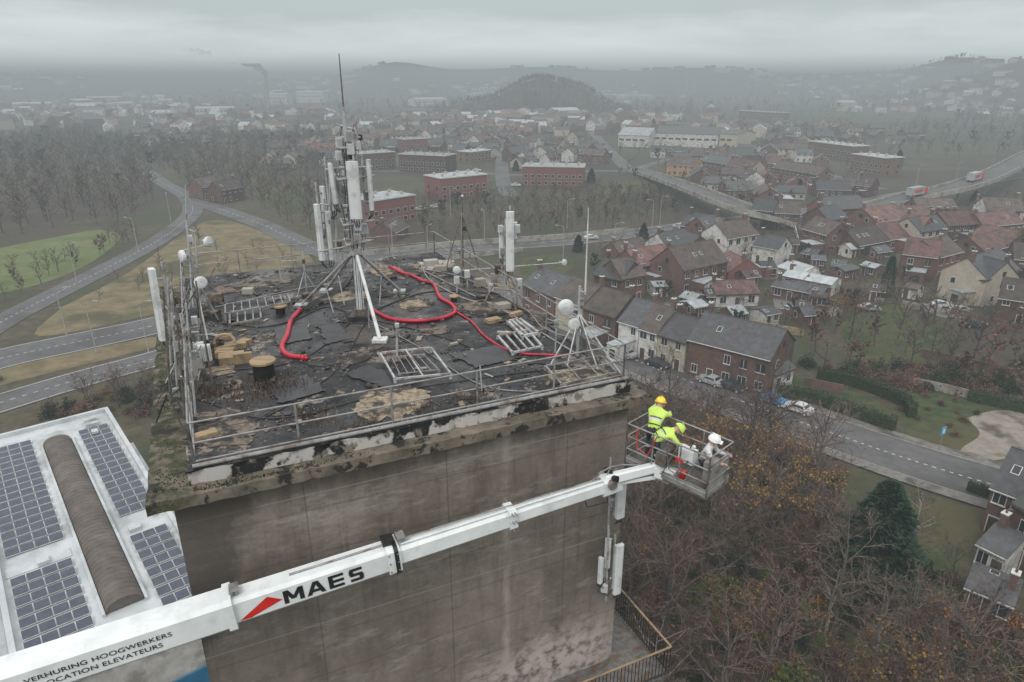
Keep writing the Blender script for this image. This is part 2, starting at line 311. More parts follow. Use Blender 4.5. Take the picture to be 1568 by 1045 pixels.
def road(name,px,w,z=.06,mark='dash',kerb=False,pave=0,zs=None,m='asphalt'):
    pts=[S(u,v,z if zs is None else zs[i]) for i,(u,v) in enumerate(px)]
    pts=spline(pts,10); k=len(pts); b=MB()
    nrm=[]
    for i in range(k):
        d=pts[min(i+1,k-1)]-pts[max(i-1,0)]; d.z=0; d.normalize(); nrm.append(Vector((-d.y,d.x,0)))
    def strip(o0,o1,dz,mi,i0=0,i1=None):
        i1=k-1 if i1 is None else i1
        vs=[]
        for i in range(i0,i1+1): vs+= [pts[i]+nrm[i]*o0+Vector((0,0,dz)),pts[i]+nrm[i]*o1+Vector((0,0,dz))]
        b.add(vs,[(2*i+1,2*i,2*i+2,2*i+3) for i in range(i1-i0)],mi)
    strip(-w/2,w/2,0,0)
    if pave:
        for sg in (-1,1):
            a0,a1=sg*(w/2+.15),sg*(w/2+.15+pave); strip(min(a0,a1),max(a0,a1),.13,3)
    if kerb:
        for sg in (-1,1):
            a0,a1=sg*w/2,sg*(w/2+.15)
            strip(min(a0,a1),max(a0,a1),.135,2)
            vs=[]
            for i in range(k): vs+=[pts[i]+nrm[i]*(sg*w/2),pts[i]+nrm[i]*(sg*w/2)+Vector((0,0,.135))]
            b.add(vs,[(2*i,2*i+1,2*i+3,2*i+2) for i in range(k-1)],2)
    if mark:
        for i in range(k-1):
            seg=(pts[i+1]-pts[i]).length; n=max(1,int(seg/6)) 
            for q in range(n):
                a=pts[i].lerp(pts[i+1],q/n); c=pts[i].lerp(pts[i+1],(q+.45)/n); nn=nrm[i]; Z=Vector((0,0,.012))
                b.add([a-nn*.08+Z,c-nn*.08+Z,c+nn*.08+Z,a+nn*.08+Z],[(0,1,2,3)],1)
        if mark=='edge':
            strip(-w/2+.35,-w/2+.5,.012,1); strip(w/2-.5,w/2-.35,.012,1)
    o=b.obj(name,[m,'paint','kerb','paving'])
    ROADS.append(([Vector((p.x,p.y)) for p in pts],w/2+pave+.5)); return pts,nrm
road('street',[(1800,815),(1568,755),(1420,712),(1300,672),(1180,630),(1050,582),(960,545),(880,505),(800,462),(740,425)],9,.06,'dash',True,1.8)
road('highway_road',[(-120,585),(0,549),(120,523),(240,497),(400,455),(560,400),(700,380),(860,369),(1000,353),(1120,338),(1250,322),(1400,296),(1568,266),(1700,240)],11,.07,'edge')
road('highway_road',[(-60,635),(115,582),(240,548),(330,520)],8,.09,'edge')
road('slip_road',[(-80,545),(0,494),(80,452),(160,412),(230,375),(275,345),(295,322),(285,300),(250,280),(225,262)],7,.10,'dash')
road('access_road',[(290,308),(330,318),(400,343),(470,376),(540,400),(600,410)],8,.12,'dash')
road('residential_street',[(905,200),(930,228),(965,262)],8,.08,None)
road('residential_street',[(768,205),(768,235),(770,275),(780,300)],7,.08,None)
road('residential_street',[(965,262),(900,262),(790,268),(700,262),(560,262)],6,.085,None)
road('residential_street',[(965,262),(1040,240),(1130,232),(1250,262),(1350,290)],6,.09,None)
def bridge(rd,px,zs,w=8,pier=8):
    pts,nrm=road(rd,px,w,0,None,zs=zs)
    b=MB()
    for i in range(len(pts)-1):
        for sg in (-1,1):
            a=pts[i]+nrm[i]*sg*(w/2+.1); c=pts[i+1]+nrm[i+1]*sg*(w/2+.1)
            b.add([a+Vector((0,0,-.9)),c+Vector((0,0,-.9)),c+Vector((0,0,.8)),a+Vector((0,0,.8)),a+nrm[i]*sg*.3+Vector((0,0,-.9)),c+nrm[i+1]*sg*.3+Vector((0,0,-.9)),c+nrm[i+1]*sg*.3+Vector((0,0,.8)),a+nrm[i]*sg*.3+Vector((0,0,.8))],[(0,1,2,3),(4,7,6,5),(3,2,6,7)],0)
        a,c=pts[i]-Vector((0,0,.6)),pts[i+1]-Vector((0,0,.6)); d=c-a; b.box((a+c)/2,(d.length+.3,w,.7),0,math.atan2(d.y,d.x))
        if i%pier==4 : b.cyl(Vector((pts[i].x,pts[i].y,-.2)),pts[i]-Vector((0,0,.3)),.5,n=10)
    b.obj('road_bridge',['lightconc']); return pts
bridge('bridge_road',[(965,258),(1000,268),(1050,285),(1110,308),(1160,325),(1215,345)],[.3,2,5,6,5,.5])
bridge('flyover_road',[(1330,318),(1400,300),(1470,284),(1530,262),(1600,225),(1680,190)],[1,4,7,8,8,6],9)
def wall(name,px,h,t,m='lightconc',z0=0):
    pts=spline([S(u,v,z0) for u,v in px],6); b=MB()
    for i in range(len(pts)-1):
        a,c=pts[i],pts[i+1]; d=(c-a); L=d.length; b.box((a+c)/2+Vector((0,0,h/2-.05)),(L+.01,t,h+.1),0,math.atan2(d.y,d.x))
    return b.obj(name,[m])
wall('concrete_barrier_wall',[(555,392),(620,386),(700,377),(860,366),(960,356)],1.6,.4)
wall('concrete_barrier_wall',[(560,412),(640,402),(720,394),(800,385)],1.2,.4)
for px in [[(1395,590),(1450,602),(1568,632)],[(1230,590),(1290,602)],[(1110,430),(1150,415)],[(1170,480),(1270,492)],[(1200,405),(1260,400)],[(1290,410),(1340,425)],[(1040,480),(1120,490)],[(1380,470),(1440,480)],[(1060,455),(1085,500)],[(1280,440),(1310,470)],[(1150,500),(1230,515)],[(1330,385),(1352,420)],[(1455,480),(1568,510)],[(1000,430),(1010,460)],[(1216,350),(1225,385)],[(1180,365),(1200,385)],[(1410,545),(1568,580)],[(1400,455),(1420,500)]]:
    wall('garden_wall',px,1.4,.2,R.choice(['brick','brick_brown','lightconc','render','board']))
# ---------------------------------------------------------------- buildings
def house_mesh(name,w,d,h,rh,wm,rm,seed=0,chim=1,annex=False,sky=True):
    r=random.Random(seed); b=MB(); o=.35
    b.add([(-w/2,-d/2,-.2),(w/2,-d/2,-.2),(w/2,d/2,-.2),(-w/2,d/2,-.2),(-w/2,-d/2,h),(w/2,-d/2,h),(w/2,d/2,h),(-w/2,d/2,h),(-w/2,0,h+rh),(w/2,0,h+rh)],
      [(0,1,5,4),(2,3,7,6),(1,2,6,9,5),(3,0,4,8,7)],0)
    k=rh/(d/2); ez=h-o*k; t=.16
    for sg in (-1,1):
        e=sg*(d/2+o)
        vs=[(-w/2-.15,e,ez+.02),(w/2+.15,e,ez+.02),(w/2+.15,0,h+rh+.02),(-w/2-.15,0,h+rh+.02)]
        vs+=[(x,y,z+t) for x,y,z in vs]
        b.add(vs,[(0,1,2,3),(4,7,6,5),(0,4,5,1),(1,5,6,2),(3,7,4,0)],1)
        b.box((0,e+sg*.06,ez+.02),(w+.3,.12,.12),2 if r.random()<.5 else 5)
    b.cyl((-w/2-.15,0,h+rh+t),(w/2+.15,0,h+rh+t),.1,n=6,mi=1)
    if w>10:
        x=r.uniform(-.1,.1)*w
        for sg in (-1,1): b.add([(x-.1,sg*(d/2+o),ez+t+.06),(x+.1,sg*(d/2+o),ez+t+.06),(x+.1,0,h+rh+t+.06),(x-.1,0,h+rh+t+.06)],[(0,1,2,3)],4)
    st=max(1,int(round(h/3))); n=max(2,int(w/2.6))
    for sg in (-1,1):
        dn=r.randrange(n)
        for s_ in range(st):
            for i in range(n):
                x=-w/2+(i+.5)*w/n
                if s_==0 and i==dn:
                    b.box((x,sg*d/2,1.05),(1.1,.1,2.15),2); b.box((x,sg*d/2,1.0),(.9,.14,2.0),5); continue
                if r.random()<.15: continue
                ww=r.choice([.9,1.1,1.3]) ; z=1.55+s_*2.85; hh=r.choice([1.2,1.35])
                b.box((x,sg*d/2,z),(ww+.16,.1,hh+.16),2 if r.random()<.7 else 5); b.box((x,sg*d/2,z),(ww,.14,hh),3); b.box((x,sg*d/2,z),(.06,.16,hh),2)
                b.box((x,sg*(d/2+.06),z-.8),(ww+.3,.2,.08),2)
    for sg in (-1,1):
        for s_ in range(st):
            if r.random()<.6: z=1.6+s_*2.85; y=r.choice([-1,1])*d*.2; b.box((sg*w/2,y,z),(.1,1.0,1.3),2); b.box((sg*w/2,y,z),(.14,.84,1.14),3)
        if r.random()<.5: b.box((sg*w/2,0,h+rh*.3),(.14,.9,1.0),3)
    for i in range(chim):
        x=r.choice([-1,1])*(w/2-.5) if i==0 else r.uniform(-.3,.3)*w
        y=r.uniform(-.1,.1)*d; b.box((x,y,h+rh*.7+.7),(.6,.8,rh*.3+1.8),4); b.box((x,y,h+rh+1.05+.57),(.7,.9,.1),2)
        b.cyl((x,y,h+rh+1.5),(x,y,h+rh+1.95),.12,n=6,mi=5)
    if sky:
        for q in range(r.randrange(0,4)):
            x=r.uniform(-.38,.38)*w; sg=r.choice([-1,1]); y=sg*d*.25; z=h+rh*.5+t+.03; a=math.atan(k)*-sg
            b.box((x,y,z),(.8,1.1,.1),2,M=Matrix.Rotation(a,3,'X')); b.box((x,y,z+.02),(.65,.95,.1),3,M=Matrix.Rotation(a,3,'X'))
    if annex:
        aw=w*r.uniform(.35,.6); ad=r.uniform(3,5); x=r.uniform(-.2,.2)*w; sg=-1
        b.box((x,sg*(d/2+ad/2),1.4),(aw,ad,3.0),0); b.box((x,sg*(d/2+ad/2)-.05,2.96),(aw+.3,ad+.1,.14),6)
        b.box((x,sg*(d/2+ad)-.0,1.4),(aw*.5,.1,1.6),3)
    return b.mesh(name,[wm,rm,'frame','glass','brick','door','roofgrey'])
HOUSES=[]
def houseAB(A,B,dep,h,rh,wm,rm,name='brick_house',chim=1,annex=False):
    a=S(*A);c=S(*B); d=c-a; w=d.length; rz=math.atan2(d.y,d.x); n=Vector((-math.sin(rz),math.cos(rz),0))
    ctr=(a+c)/2+n*dep/2
    me=house_mesh(name,w,dep,h,rh,wm,rm,seed=int(A[0]*7+A[1]),chim=chim,annex=annex)
    HOUSES.append((ctr.x,ctr.y,max(w,dep)*.6)); return inst(name,me,ctr,rz)
br,bb,rd,re,be='brick','brick_brown','brick_red','render','beige'
tr,tb,td='tile_red','tile_brown','tile_dark'
L=[((945,536),(975,546),9,6,3,re,td,'white_house'),((976,547),(1003,556),9,5.6,3.2,re,tb,'white_house'),((1004,556.5),(1046,571),9,5.2,2.6,be,td,'terraced_house'),
((1050,573),(1172,608),10,6.6,3.2,bb,td,'brick_house'),((1182,600),(1212,588),6,3,1.5,re,td,'garden_house'),
((893,518),(940,534),9,6,3,br,tb,'brick_house'),((850,500),(890,517),9,6,3,be,tb,'white_house'),
((800,478),(848,499),9,6,3,br,td,'terraced_house'),((908,456),(950,466),9,5.5,3,bb,td,'brick_house'),((950,466),(986,459),8,5.5,3,bb,tb,'brick_house'),
((975,438),(1030,428),9,5,3,bb,tr,'brick_house'),((1020,410),(1060,402),8,5,3,re,td,'white_house'),((1043,452),(1110,436),10,6,4,br,tb,'brick_house'),((1095,470),(1160,468),7,3,1.8,re,tr,'bungalow'),
((1110,397),(1156,388),9,6,3.2,re,tb,'white_house'),((1080,378),(1110,372),8,5,3,br,td,'brick_house'),((1147,346),(1180,350),8,5.5,3,bb,td,'brick_house'),((1182,350),(1222,352),9,5.5,3,br,tb,'brick_house'),
((1225,378),(1262,390),8,5.5,3,br,tb,'terraced_house'),((1263,371),(1292,366),9,6.5,3,br,td,'terraced_house'),((1262,352),(1322,347),9,6.5,3.2,rd,td,'red_brick_house'),
((1150,400),(1188,408),7,4.5,2.5,re,td,'white_house'),((1190,425),(1225,437),7,3,1.2,re,'roofgrey','garage'),((1196,440),(1270,455),6,3,.8,re,'roofgrey','garage'),((1180,455),(1255,470),6,2.8,.8,br,td,'garage'),
((1365,375),(1402,382),9,5.5,3,br,tr,'brick_house'),((1403,384),(1445,378),9,5.5,3,be,td,'beige_house'),((1445,373),(1490,370),9,5.5,3,br,tr,'brick_house'),((1375,425),(1428,432),9,6,3,br,tr,'brick_house'),((1430,430),(1465,420),9,6,3,rd,tb,'brick_house'),
((1455,455),(1500,470),9,6,3.5,be,td,'gabled_house'),((1500,470),(1548,452),9,6,3.5,be,td,'gabled_house'),((1520,492),(1570,500),8,5,3,bb,tb,'brick_house'),((1545,425),(1600,430),8,5,3,br,tb,'brick_house'),
((1500,372),(1560,366),8,5,3,br,tr,'brick_house'),
((1020,268),(1062,272),9,5.5,3.2,'orange',tb,'ochre_house'),((1070,262),(1110,268),9,5,3,br,td,'brick_house'),((1110,268),(1150,274),9,5,3,be,tr,'brick_house'),((1180,272),(1250,285),9,5,3,br,tb,'terraced_house'),
((1530,850),(1625,915),9,6,3,bb,td,'brick_house'),((1488,868),(1530,890),6,3,1,re,td,'garage'),
((1500,810),(1560,835),8,5.5,3,br,td,'brick_house'),
((1470,930),(1540,960),4,2.4,.6,bb,td,'garden_shed'),
((312,305),(340,300),8,5,3,br,tb,'brick_house'),((342,312),(375,306),8,5,3,br,tb,'brick_house'),
((1305,300),(1330,303),8,5,3,br,tb,'brick_house')]
for t in L: houseAB(t[0],t[1],t[2],t[3]*R.uniform(.93,1.05),t[4],t[5],t[6],t[7],annex=(t[3]>4 and (t[0][0]%2==1)))
for i,(u,v) in enumerate([(1215,490),(1228,500),(1170,500),(1240,470),(1330,460),(1080,470),(1000,455),(1140,440),(1300,395),(1340,400),(1225,400),(1270,420),(1040,470),(930,480),(1010,490),(1350,345),(1200,385),(1380,455),(1085,410),(1165,425),(1290,430),(1120,500),(1060,488),(1315,420),(1240,410)]):
    houseAB((u,v),(u+22,v+R.uniform(-5,6)),4,2.4,R.choice([.5,1]),R.choice([br,re,bb]),R.choice(['roofgrey',td,tb]),'garden_shed',chim=0)
def block(name,A,B,dep,h,wm='brick_red'):
    a=S(*A);c=S(*B);d=c-a;w=d.length;rz=math.atan2(d.y,d.x); n=Vector((-math.sin(rz),math.cos(rz),0)); b=MB()
    b.box((0,0,h/2-.1),(w,dep,h+.2),0); b.box((0,0,h+.15),(w+.5,dep+.5,.3),1)
    b.box((0,0,h+.35),(w+.1,dep+.1,.12),4)
    st=int(h/3)
    nw=int(w/2.8)
    for sg in (-1,1):
        for s_ in range(st):
            for i in range(nw):
                x=-w/2+(i+.5)*w/nw; z=1.7+s_*2.9
                b.box((x,sg*dep/2,z),(1.7,.1,1.5),1); b.box((x,sg*dep/2,z),(1.5,.14,1.3),2)
        for s_ in range(st):
            for y in (-dep/4,dep/4): b.box((sg*w/2,y,1.7+s_*2.9),(.14,1.2,1.3),2)
    for i in range(max(2,int(w/5))):
        for y in (-dep/4,dep/4): b.box((-w/2+(i+.5)*w/max(2,int(w/5)),y,h+.85),(1.0,.6,1.1),3)
    ctr=(a+c)/2+n*dep/2; HOUSES.append((ctr.x,ctr.y,max(w,dep)*.65)); b.obj(name,[wm,'frame','glass','beige','roofgrey'],ctr,rz)
block('apartment_block',(676,308),(746,300),13,8.6); block('apartment_block',(800,285),(893,287),13,8.6); block('apartment_block',(572,350),(637,338),13,8.6)
block('apartment_block',(612,262),(683,266),12,8.6,'brick'); block('apartment_block',(556,262),(606,258),12,8.6,'brick'); block('apartment_block',(1235,238),(1302,248),12,8.6,'brick')
block('apartment_block',(1300,262),(1350,270),12,8.6,'brick'); block('apartment_block',(620,235),(655,233),12,8.6); block('apartment_block',(1130,180),(1198,184),12,8,'brick')
block('apartment_block',(720,250),(752,246),10,6,'brick')
def hall(name,A,B,dep,h,rh,wm,rm):
    a=S(*A);c=S(*B);d=c-a;w=d.length;rz=math.atan2(d.y,d.x); n=Vector((-math.sin(rz),math.cos(rz),0)); b=MB()
    b.add([(-w/2,-dep/2,-.2),(w/2,-dep/2,-.2),(w/2,dep/2,-.2),(-w/2,dep/2,-.2),(-w/2,-dep/2,h),(w/2,-dep/2,h),(w/2,dep/2,h),(-w/2,dep/2,h),(-w/2,0,h+rh),(w/2,0,h+rh)],[(0,1,5,4),(2,3,7,6),(1,2,6,9,5),(3,0,4,8,7)],0)
    for sg in (-1,1): b.add([(-w/2-.4,sg*(dep/2+.4),h-.05),(w/2+.4,sg*(dep/2+.4),h-.05),(w/2+.4,0,h+rh+.1),(-w/2-.4,0,h+rh+.1)],[(0,1,2,3)],1)
    for i in range(int(w/5)): b.box((-w/2+(i+.5)*5,-dep/2,h*.6),(3.4,.16,1.2),2)
    ctr=(a+c)/2+n*dep/2; HOUSES.append((ctr.x,ctr.y,max(w,dep)*.7)); b.obj(name,[wm,rm,'glass'],ctr,rz)
hall('factory_hall',(1000,223),(1098,227),34,9,4,'render',td); hall('factory_hall',(946,224),(992,226),26,8,4.5,'render','roofgrey'); hall('factory_hall',(1100,227),(1126,229),26,10,2,'beige',td)
for A,B,h in [((110,168),(205,166),8),((410,160),(440,160),18),((455,157),(495,157),20),((640,163),(685,162),12),((735,147),(760,147),22),((20,166),(80,165),7),((900,150),(990,152),8),((300,176),(360,175),8)]:
    hall('distant_factory',A,B,40,h,2,'render','roofgrey')
VM=[house_mesh('village_house',R.uniform(8,14),R.uniform(8,10),R.choice([3.2,4.5,5.5]),R.uniform(2.4,3.6),wm,rm,seed=i,chim=1,annex=i%3==0) for i,(wm,rm) in enumerate([(br,tb),(br,tr),(re,tb),(rd,tr),(re,td),(be,tb),(bb,td),(br,td),(br,tb),(bb,td),(be,td)])]
def far_from_roads(p,marg=5):
    for pl,w in ROADS:
        for q in pl[::2]:
            if (q-p).length<w+marg+3: return False
    return True
def inpoly(p,poly):
    c=False;n=len(poly)
    for i in range(n):
        a=poly[i];b_=poly[i-1]
        if (a.y>p.y)!=(b_.y>p.y) and p.x<(b_.x-a.x)*(p.y-a.y)/(b_.y-a.y)+a.x: c=not c
    return c
def scatter(px,n,mind,road_m=3,house_m=2,keep=None,z=0,seed=1,use_houses=True):
    r=random.Random(seed); poly=[S(u,v).xy for u,v in px]; x0=min(p.x for p in poly);x1=max(p.x for p in poly);y0=min(p.y for p in poly);y1=max(p.y for p in poly)
    out=[];grid={}
    for _ in range(n*12):
        if len(out)>=n: break
        p=Vector((r.uniform(x0,x1),r.uniform(y0,y1)))
        if not inpoly(p,poly): continue
        g=(int(p.x//mind),int(p.y//mind))
        if any((q-p).length<mind for a in (-1,0,1) for c in (-1,0,1) for q in grid.get((g[0]+a,g[1]+c),())): continue
        if not far_from_roads(p,road_m): continue
        if use_houses and any((p.x-h[0])**2+(p.y-h[1])**2<(h[2]+house_m)**2 for h in HOUSES): continue
        out.append(p); grid.setdefault(g,[]).append(p)
    return out
regions=[([(440,225),(600,205),(760,195),(760,228),(600,232),(480,245)],55,15,.2),([(780,230),(900,215),(930,240),(900,255),(780,258)],24,14,.9),
 ([(690,215),(800,205),(800,225),(740,245),(690,238)],26,14,.6),([(980,240),(1150,228),(1290,235),(1260,258),(1080,258),(990,252)],42,15,-.3),
 ([(1060,275),(1240,285),(1340,300),(1140,318)],28,14,-.3),([(1140,190),(1300,195),(1420,215),(1300,232),(1160,225)],40,17,.1),
 ([(350,190),(560,185),(900,182),(900,205),(560,205),(360,215)],100,18,0),([(200,200),(350,195),(360,225),(220,225)],25,20,0),([(400,232),(520,225),(540,250),(430,262)],22,15,.3),
 ([(1345,325),(1460,315),(1568,335),(1568,350),(1360,352)],18,14,0),([(560,365),(640,358),(640,368),(560,375)],3,12,0),([(1300,355),(1360,352),(1370,400),(1310,400)],6,11,.3),([(1480,385),(1568,380),(1568,405),(1490,410)],5,12,.2),
 ([(1120,410),(1180,420),(1170,432),(1125,432)],3,10,.2),([(930,395),(1000,392),(990,415),(930,415)],6,12,.3),([(1030,370),(1080,360),(1100,385),(1050,398)],4,12,.3)]
vi=0
for px,n,md,rot in regions:
    for p in scatter(px,n,md,4,2,seed=vi+3):
        vi+=1; rz=rot+R.choice([0,0,math.pi/2])+R.uniform(-.2,.2)+.25*math.sin(p.x*.02)
        inst('village_house',R.choice(VM),(p.x,p.y,0),rz,sc=R.uniform(.8,1.12)); HOUSES.append((p.x,p.y,6.5))
b=MB(); r=random.Random(5)
for i in range(2600):
    u=r.uniform(-60,1640); dist=600*(5.2**(r.random()**.85)); th=math.atan2((u-784)/F,1.06); x,y=dist*math.sin(th),dist*math.cos(th)
    cl=math.sin(x*.008+1)+math.sin(y*.006+2)+math.sin((x+y)*.004)
    if cl<r.uniform(-.6,1.6): continue
    if abs(x-40)<230 and 930<y<1200: continue
    z=gz(x,y); w=r.uniform(9,18)*(1.6 if dist>1500 else 1); d=r.uniform(8,10)*(1.5 if dist>1500 else 1); h=r.uniform(4.5,7); a=r.uniform(0,3.1)
    if r.random()<.06: w*=2.5;d*=2;h=8
    ca,sa=math.cos(a),math.sin(a); f=lambda X,Y_,Z:(x+X*ca-Y_*sa,y+X*sa+Y_*ca,z+Z)
    vs=[f(sx_*w/2,sy_*d/2,zz) for zz in (-3,h) for sx_,sy_ in ((-1,-1),(1,-1),(1,1),(-1,1))]+[f(-w/2,0,h+3),f(w/2,0,h+3)]
    wm_=r.choice([0,0,1,2]); b.add(vs,[(0,1,5,4),(1,2,6,9,5),(2,3,7,6),(3,0,4,8,7)],wm_); b.add(vs,[(4,5,9,8),(6,7,8,9)],r.choice([3,4,4,5,5,6]))
b.obj('distant_town',['brick','render','beige','tile_red','tile_brown','tile_dark','roofgrey'])

# ---------------------------------------------------------------- trees
def tree_mesh(name,H,seed,levels=4,kids=(9,6,5),leafn=0,leafm='leafor',twigs=6,spread=.55,leafs=.22,bark='bark',sliver=.035):
    r=random.Random(seed); b=MB()
    def leaf(p):
        s=leafs*r.uniform(.6,1.4); a=Vector((r.gauss(0,1),r.gauss(0,1),r.gauss(0,1))).normalized(); c=a.orthogonal().normalized()*s; e=a.cross(c)
        b.add([p-c*.5,p+e*.6,p+c*.5,p-e*.6],[(0,1,2,3)],2)
    def br_(p,d,L_,rad,lv):
        seg=4 if lv==0 else 3; pts=[p]; dd=d.copy()
        for i in range(seg):
            dd=(dd+Vector((r.gauss(0,1),r.gauss(0,1),r.gauss(0,.6)+(.25 if lv else .4)))*(.07 if lv==0 else .16)).normalized(); pts.append(pts[-1]+dd*L_/seg)
        n=(7,5,3,3)[min(lv,3)]
        for i in range(seg):
            r0=rad*(1-.75*i/seg); r1=rad*(1-.75*(i+1)/seg); b.cyl(pts[i],pts[i+1],r0,r1,n,0 if lv<2 else 1,False)
        if lv<levels-2:
            k=kids[min(lv,len(kids)-1)]
            for i in range(k):
                t=r.uniform(.28 if lv==0 else .2,1.0); q=t*seg; j=min(int(q),seg-1); pp=pts[j].lerp(pts[j+1],q-j)
                az=i*2.4+r.uniform(-.5,.5); base=(pts[j+1]-pts[j]).normalized(); o=base.orthogonal().normalized(); o=Matrix.Rotation(az,3,base)@o
                nd_=(base*(1-spread)+o*spread+Vector((0,0,.12))).normalized()
                br_(pp,nd_,L_*r.uniform(.38,.6)*(1.15-.45*t if lv==0 else 1),rad*(1-.7*t)*.5+.012,lv+1)
        else:
            for i in range(twigs):
                q=r.uniform(.15,1)*seg; j=min(int(q),seg-1); pp=pts[j].lerp(pts[j+1],q-j)
                dv_=((pts[j+1]-pts[j]).normalized()+Vector((r.gauss(0,1),r.gauss(0,1),r.gauss(0,1)+.3))*.55).normalized(); l2=r.uniform(.4,1.1)*H*.075; o=dv_.orthogonal().normalized(); o=Matrix.Rotation(r.uniform(0,6),3,dv_)@o
                b.add([pp-o*sliver,pp+o*sliver,pp+dv_*l2],[(0,1,2)],1)
                for q2 in range(2):
                    e=(dv_+Vector((r.gauss(0,1),r.gauss(0,1),r.gauss(0,1)))*.6).normalized(); p2=pp+dv_*l2*r.uniform(.3,.8); b.add([p2-o*sliver*.6,p2+o*sliver*.6,p2+e*l2*.7],[(0,1,2)],1)
                for _ in range(leafn):
                    if r.random()<.8: leaf(pp+dv_*l2*r.uniform(.2,1.1)+Vector((r.gauss(0,1),r.gauss(0,1),r.gauss(0,1)))*.12*H*.1)
    br_(Vector((0,0,-.2)),Vector((0,0,1)),H*.82,H*.018+.03,0)
    return b.mesh(name,[bark,'twig',leafm])
NB=[tree_mesh('bare_tree',12,1,4,(12,5),0,twigs=6),tree_mesh('bare_tree',13,2,4,(12,5),0,twigs=6,spread=.62),tree_mesh('bare_tree',12,22,4,(10,6),0,twigs=6,spread=.55)]
NA=[tree_mesh('autumn_tree',11,3,4,(11,6),3,'leafor',twigs=5,leafs=.19),tree_mesh('autumn_tree',10,4,4,(11,6),1,'leafbr',twigs=6,spread=.65),tree_mesh('autumn_tree',11,33,4,(11,5),2,'leafor',twigs=6,spread=.6,leafs=.19)]
NG=tree_mesh('green_tree',7,5,4,(11,6),5,'leafgr',twigs=7,leafs=.3)
NP=tree_mesh('birch_tree',10,6,4,(12,6),0,twigs=6,bark='palebark',spread=.65)
FB=[tree_mesh('bare_tree_far',10,11,3,(13,),0,twigs=11,sliver=.11),tree_mesh('bare_tree_far',10,12,3,(12,),0,twigs=11,sliver=.11,spread=.7)]
FA=tree_mesh('autumn_tree_far',9,13,3,(11,),1,'leafbr',twigs=8,leafs=.7,sliver=.08)
FG=tree_mesh('green_tree_far',8,14,3,(11,),4,'conifer',twigs=8,leafs=.8,sliver=.08)
def conifer(name,H,rad,seed,n=5200,mm='conifer',pw=.8):
    r=random.Random(seed); b=MB(); b.cyl((0,0,-.2),(0,0,H*.9),H*.025,.03,8,0)
    for i in range(n):
        t=r.random()**.75; z=H*(.03+.96*t); ph=r.uniform(0,6.28); lob=1+.17*math.sin(ph*3+z*1.7)+.12*math.sin(ph*7-z*3)
        R_=rad*((1-t)**pw)*lob*(1 if t>.1 else .8+t*2); q=R_*(r.uniform(.55,1)); p=Vector((math.cos(ph)*q,math.sin(ph)*q,z-.12*q))
        o=Vector((math.cos(ph),math.sin(ph),r.uniform(-.3,.5))).normalized(); sd=o.cross(Vector((0,0,1))).normalized(); s=r.uniform(.25,.6)*H*.05+.1
        sd=(sd+Vector((0,0,r.uniform(-.8,.8)))).normalized()
        b.add([p-sd*s*.5,p+o*s,p+sd*s*.5,p-o*s*.3],[(0,1,2,3)],1)
    return b.mesh(name,['bark',mm])
CF=conifer('conifer_tree',12,4.4,1,13000,pw=.6); CY=conifer('cypress_tree',9,1.7,2,2500,pw=.45)
inst('conifer_tree',CF,S(1330,903),0); inst('cypress_tree',CY,S(1356,452),0); inst('cypress_tree',CY,S(1222,300),1,sc=.8); inst('conifer_tree',CF,S(1210,985),1,sc=.35);
for u,v,s in [(1260,345,.5),(1375,250,.8),(1000,195,.9),(860,205,.8),(480,215,.9),(1490,315,.6),(905,280,.7),(790,262,.6),(1195,335,.45),(985,365,.5),(885,385,.5)]: inst('conifer_tree',CF,S(u,v),R.random()*6,sc=s*.8)
def shrub_mesh(name,seed,m_,n=900):
    r=random.Random(seed); b=MB()
    for i in range(n):
        a=Vector((r.gauss(0,1),r.gauss(0,1),abs(r.gauss(0,1)))).normalized(); p=Vector((a.x*1.1,a.y*1.1,a.z*1.3))*r.uniform(.35,1.1)*(1+.45*math.sin(a.x*5+a.y*4+seed)); o=Vector((r.gauss(0,1),r.gauss(0,1),r.gauss(0,1))).normalized(); c=o.orthogonal().normalized()*.12; e=o.cross(c)
        b.add([p-c,p+e,p+c,p-e],[(0,1,2,3)],1)
    for i in range(90):
        a=Vector((r.gauss(0,.6),r.gauss(0,.6),1)).normalized(); c=a.orthogonal().normalized()*.02; b.add([-c,c,a*r.uniform(1.2,2.2)],[(0,1,2)],0)
    return b.mesh(name,['twig',m_])
SH=[shrub_mesh('shrub',1,'leafbr',300),shrub_mesh('shrub',2,'hedge',700),shrub_mesh('shrub',3,'leafgr',500),shrub_mesh('shrub',4,'leafor',180)]
def instances(name,mesh,pts,smin,smax,seed=0):
    r=random.Random(seed); b=MB()
    for p in pts:
        s=r.uniform(smin,smax)/2; a=r.uniform(0,6.28); z=gz(p.x,p.y)
        vs=[Vector((p.x+math.cos(a+k*math.pi/2)*s*1.41421,p.y+math.sin(a+k*math.pi/2)*s*1.41421,z)) for k in range(4)]; b.add(vs,[(0,1,2,3)])
    if not b.v: return
    par=b.obj(name,['wood_floor']); par.instance_type='FACES'; par.use_instance_faces_scale=True; par.instance_faces_scale=1; par.show_instancer_for_render=False; par.show_instancer_for_viewport=False
    ch=D.objects.new('tree',mesh); C.collection.objects.link(ch); ch.parent=par
def woods(name,px,n,md,kinds,smin=.7,smax=1.2,seed=0,road_m=1,house_m=0):
    pts=scatter(px,n,md,road_m,house_m,seed=seed+50); r=random.Random(seed); k=len(kinds); bins=[[] for _ in kinds]
    for p in pts: bins[r.choices(range(k),[w for _,w in kinds])[0]].append(p)
    for (me,_),bn in zip(kinds,bins):
        if bn: instances(name,me,bn,smin,smax,seed)
mixF=[(FB[0],4),(FB[1],4),(FA,1.4),(FG,.3)]
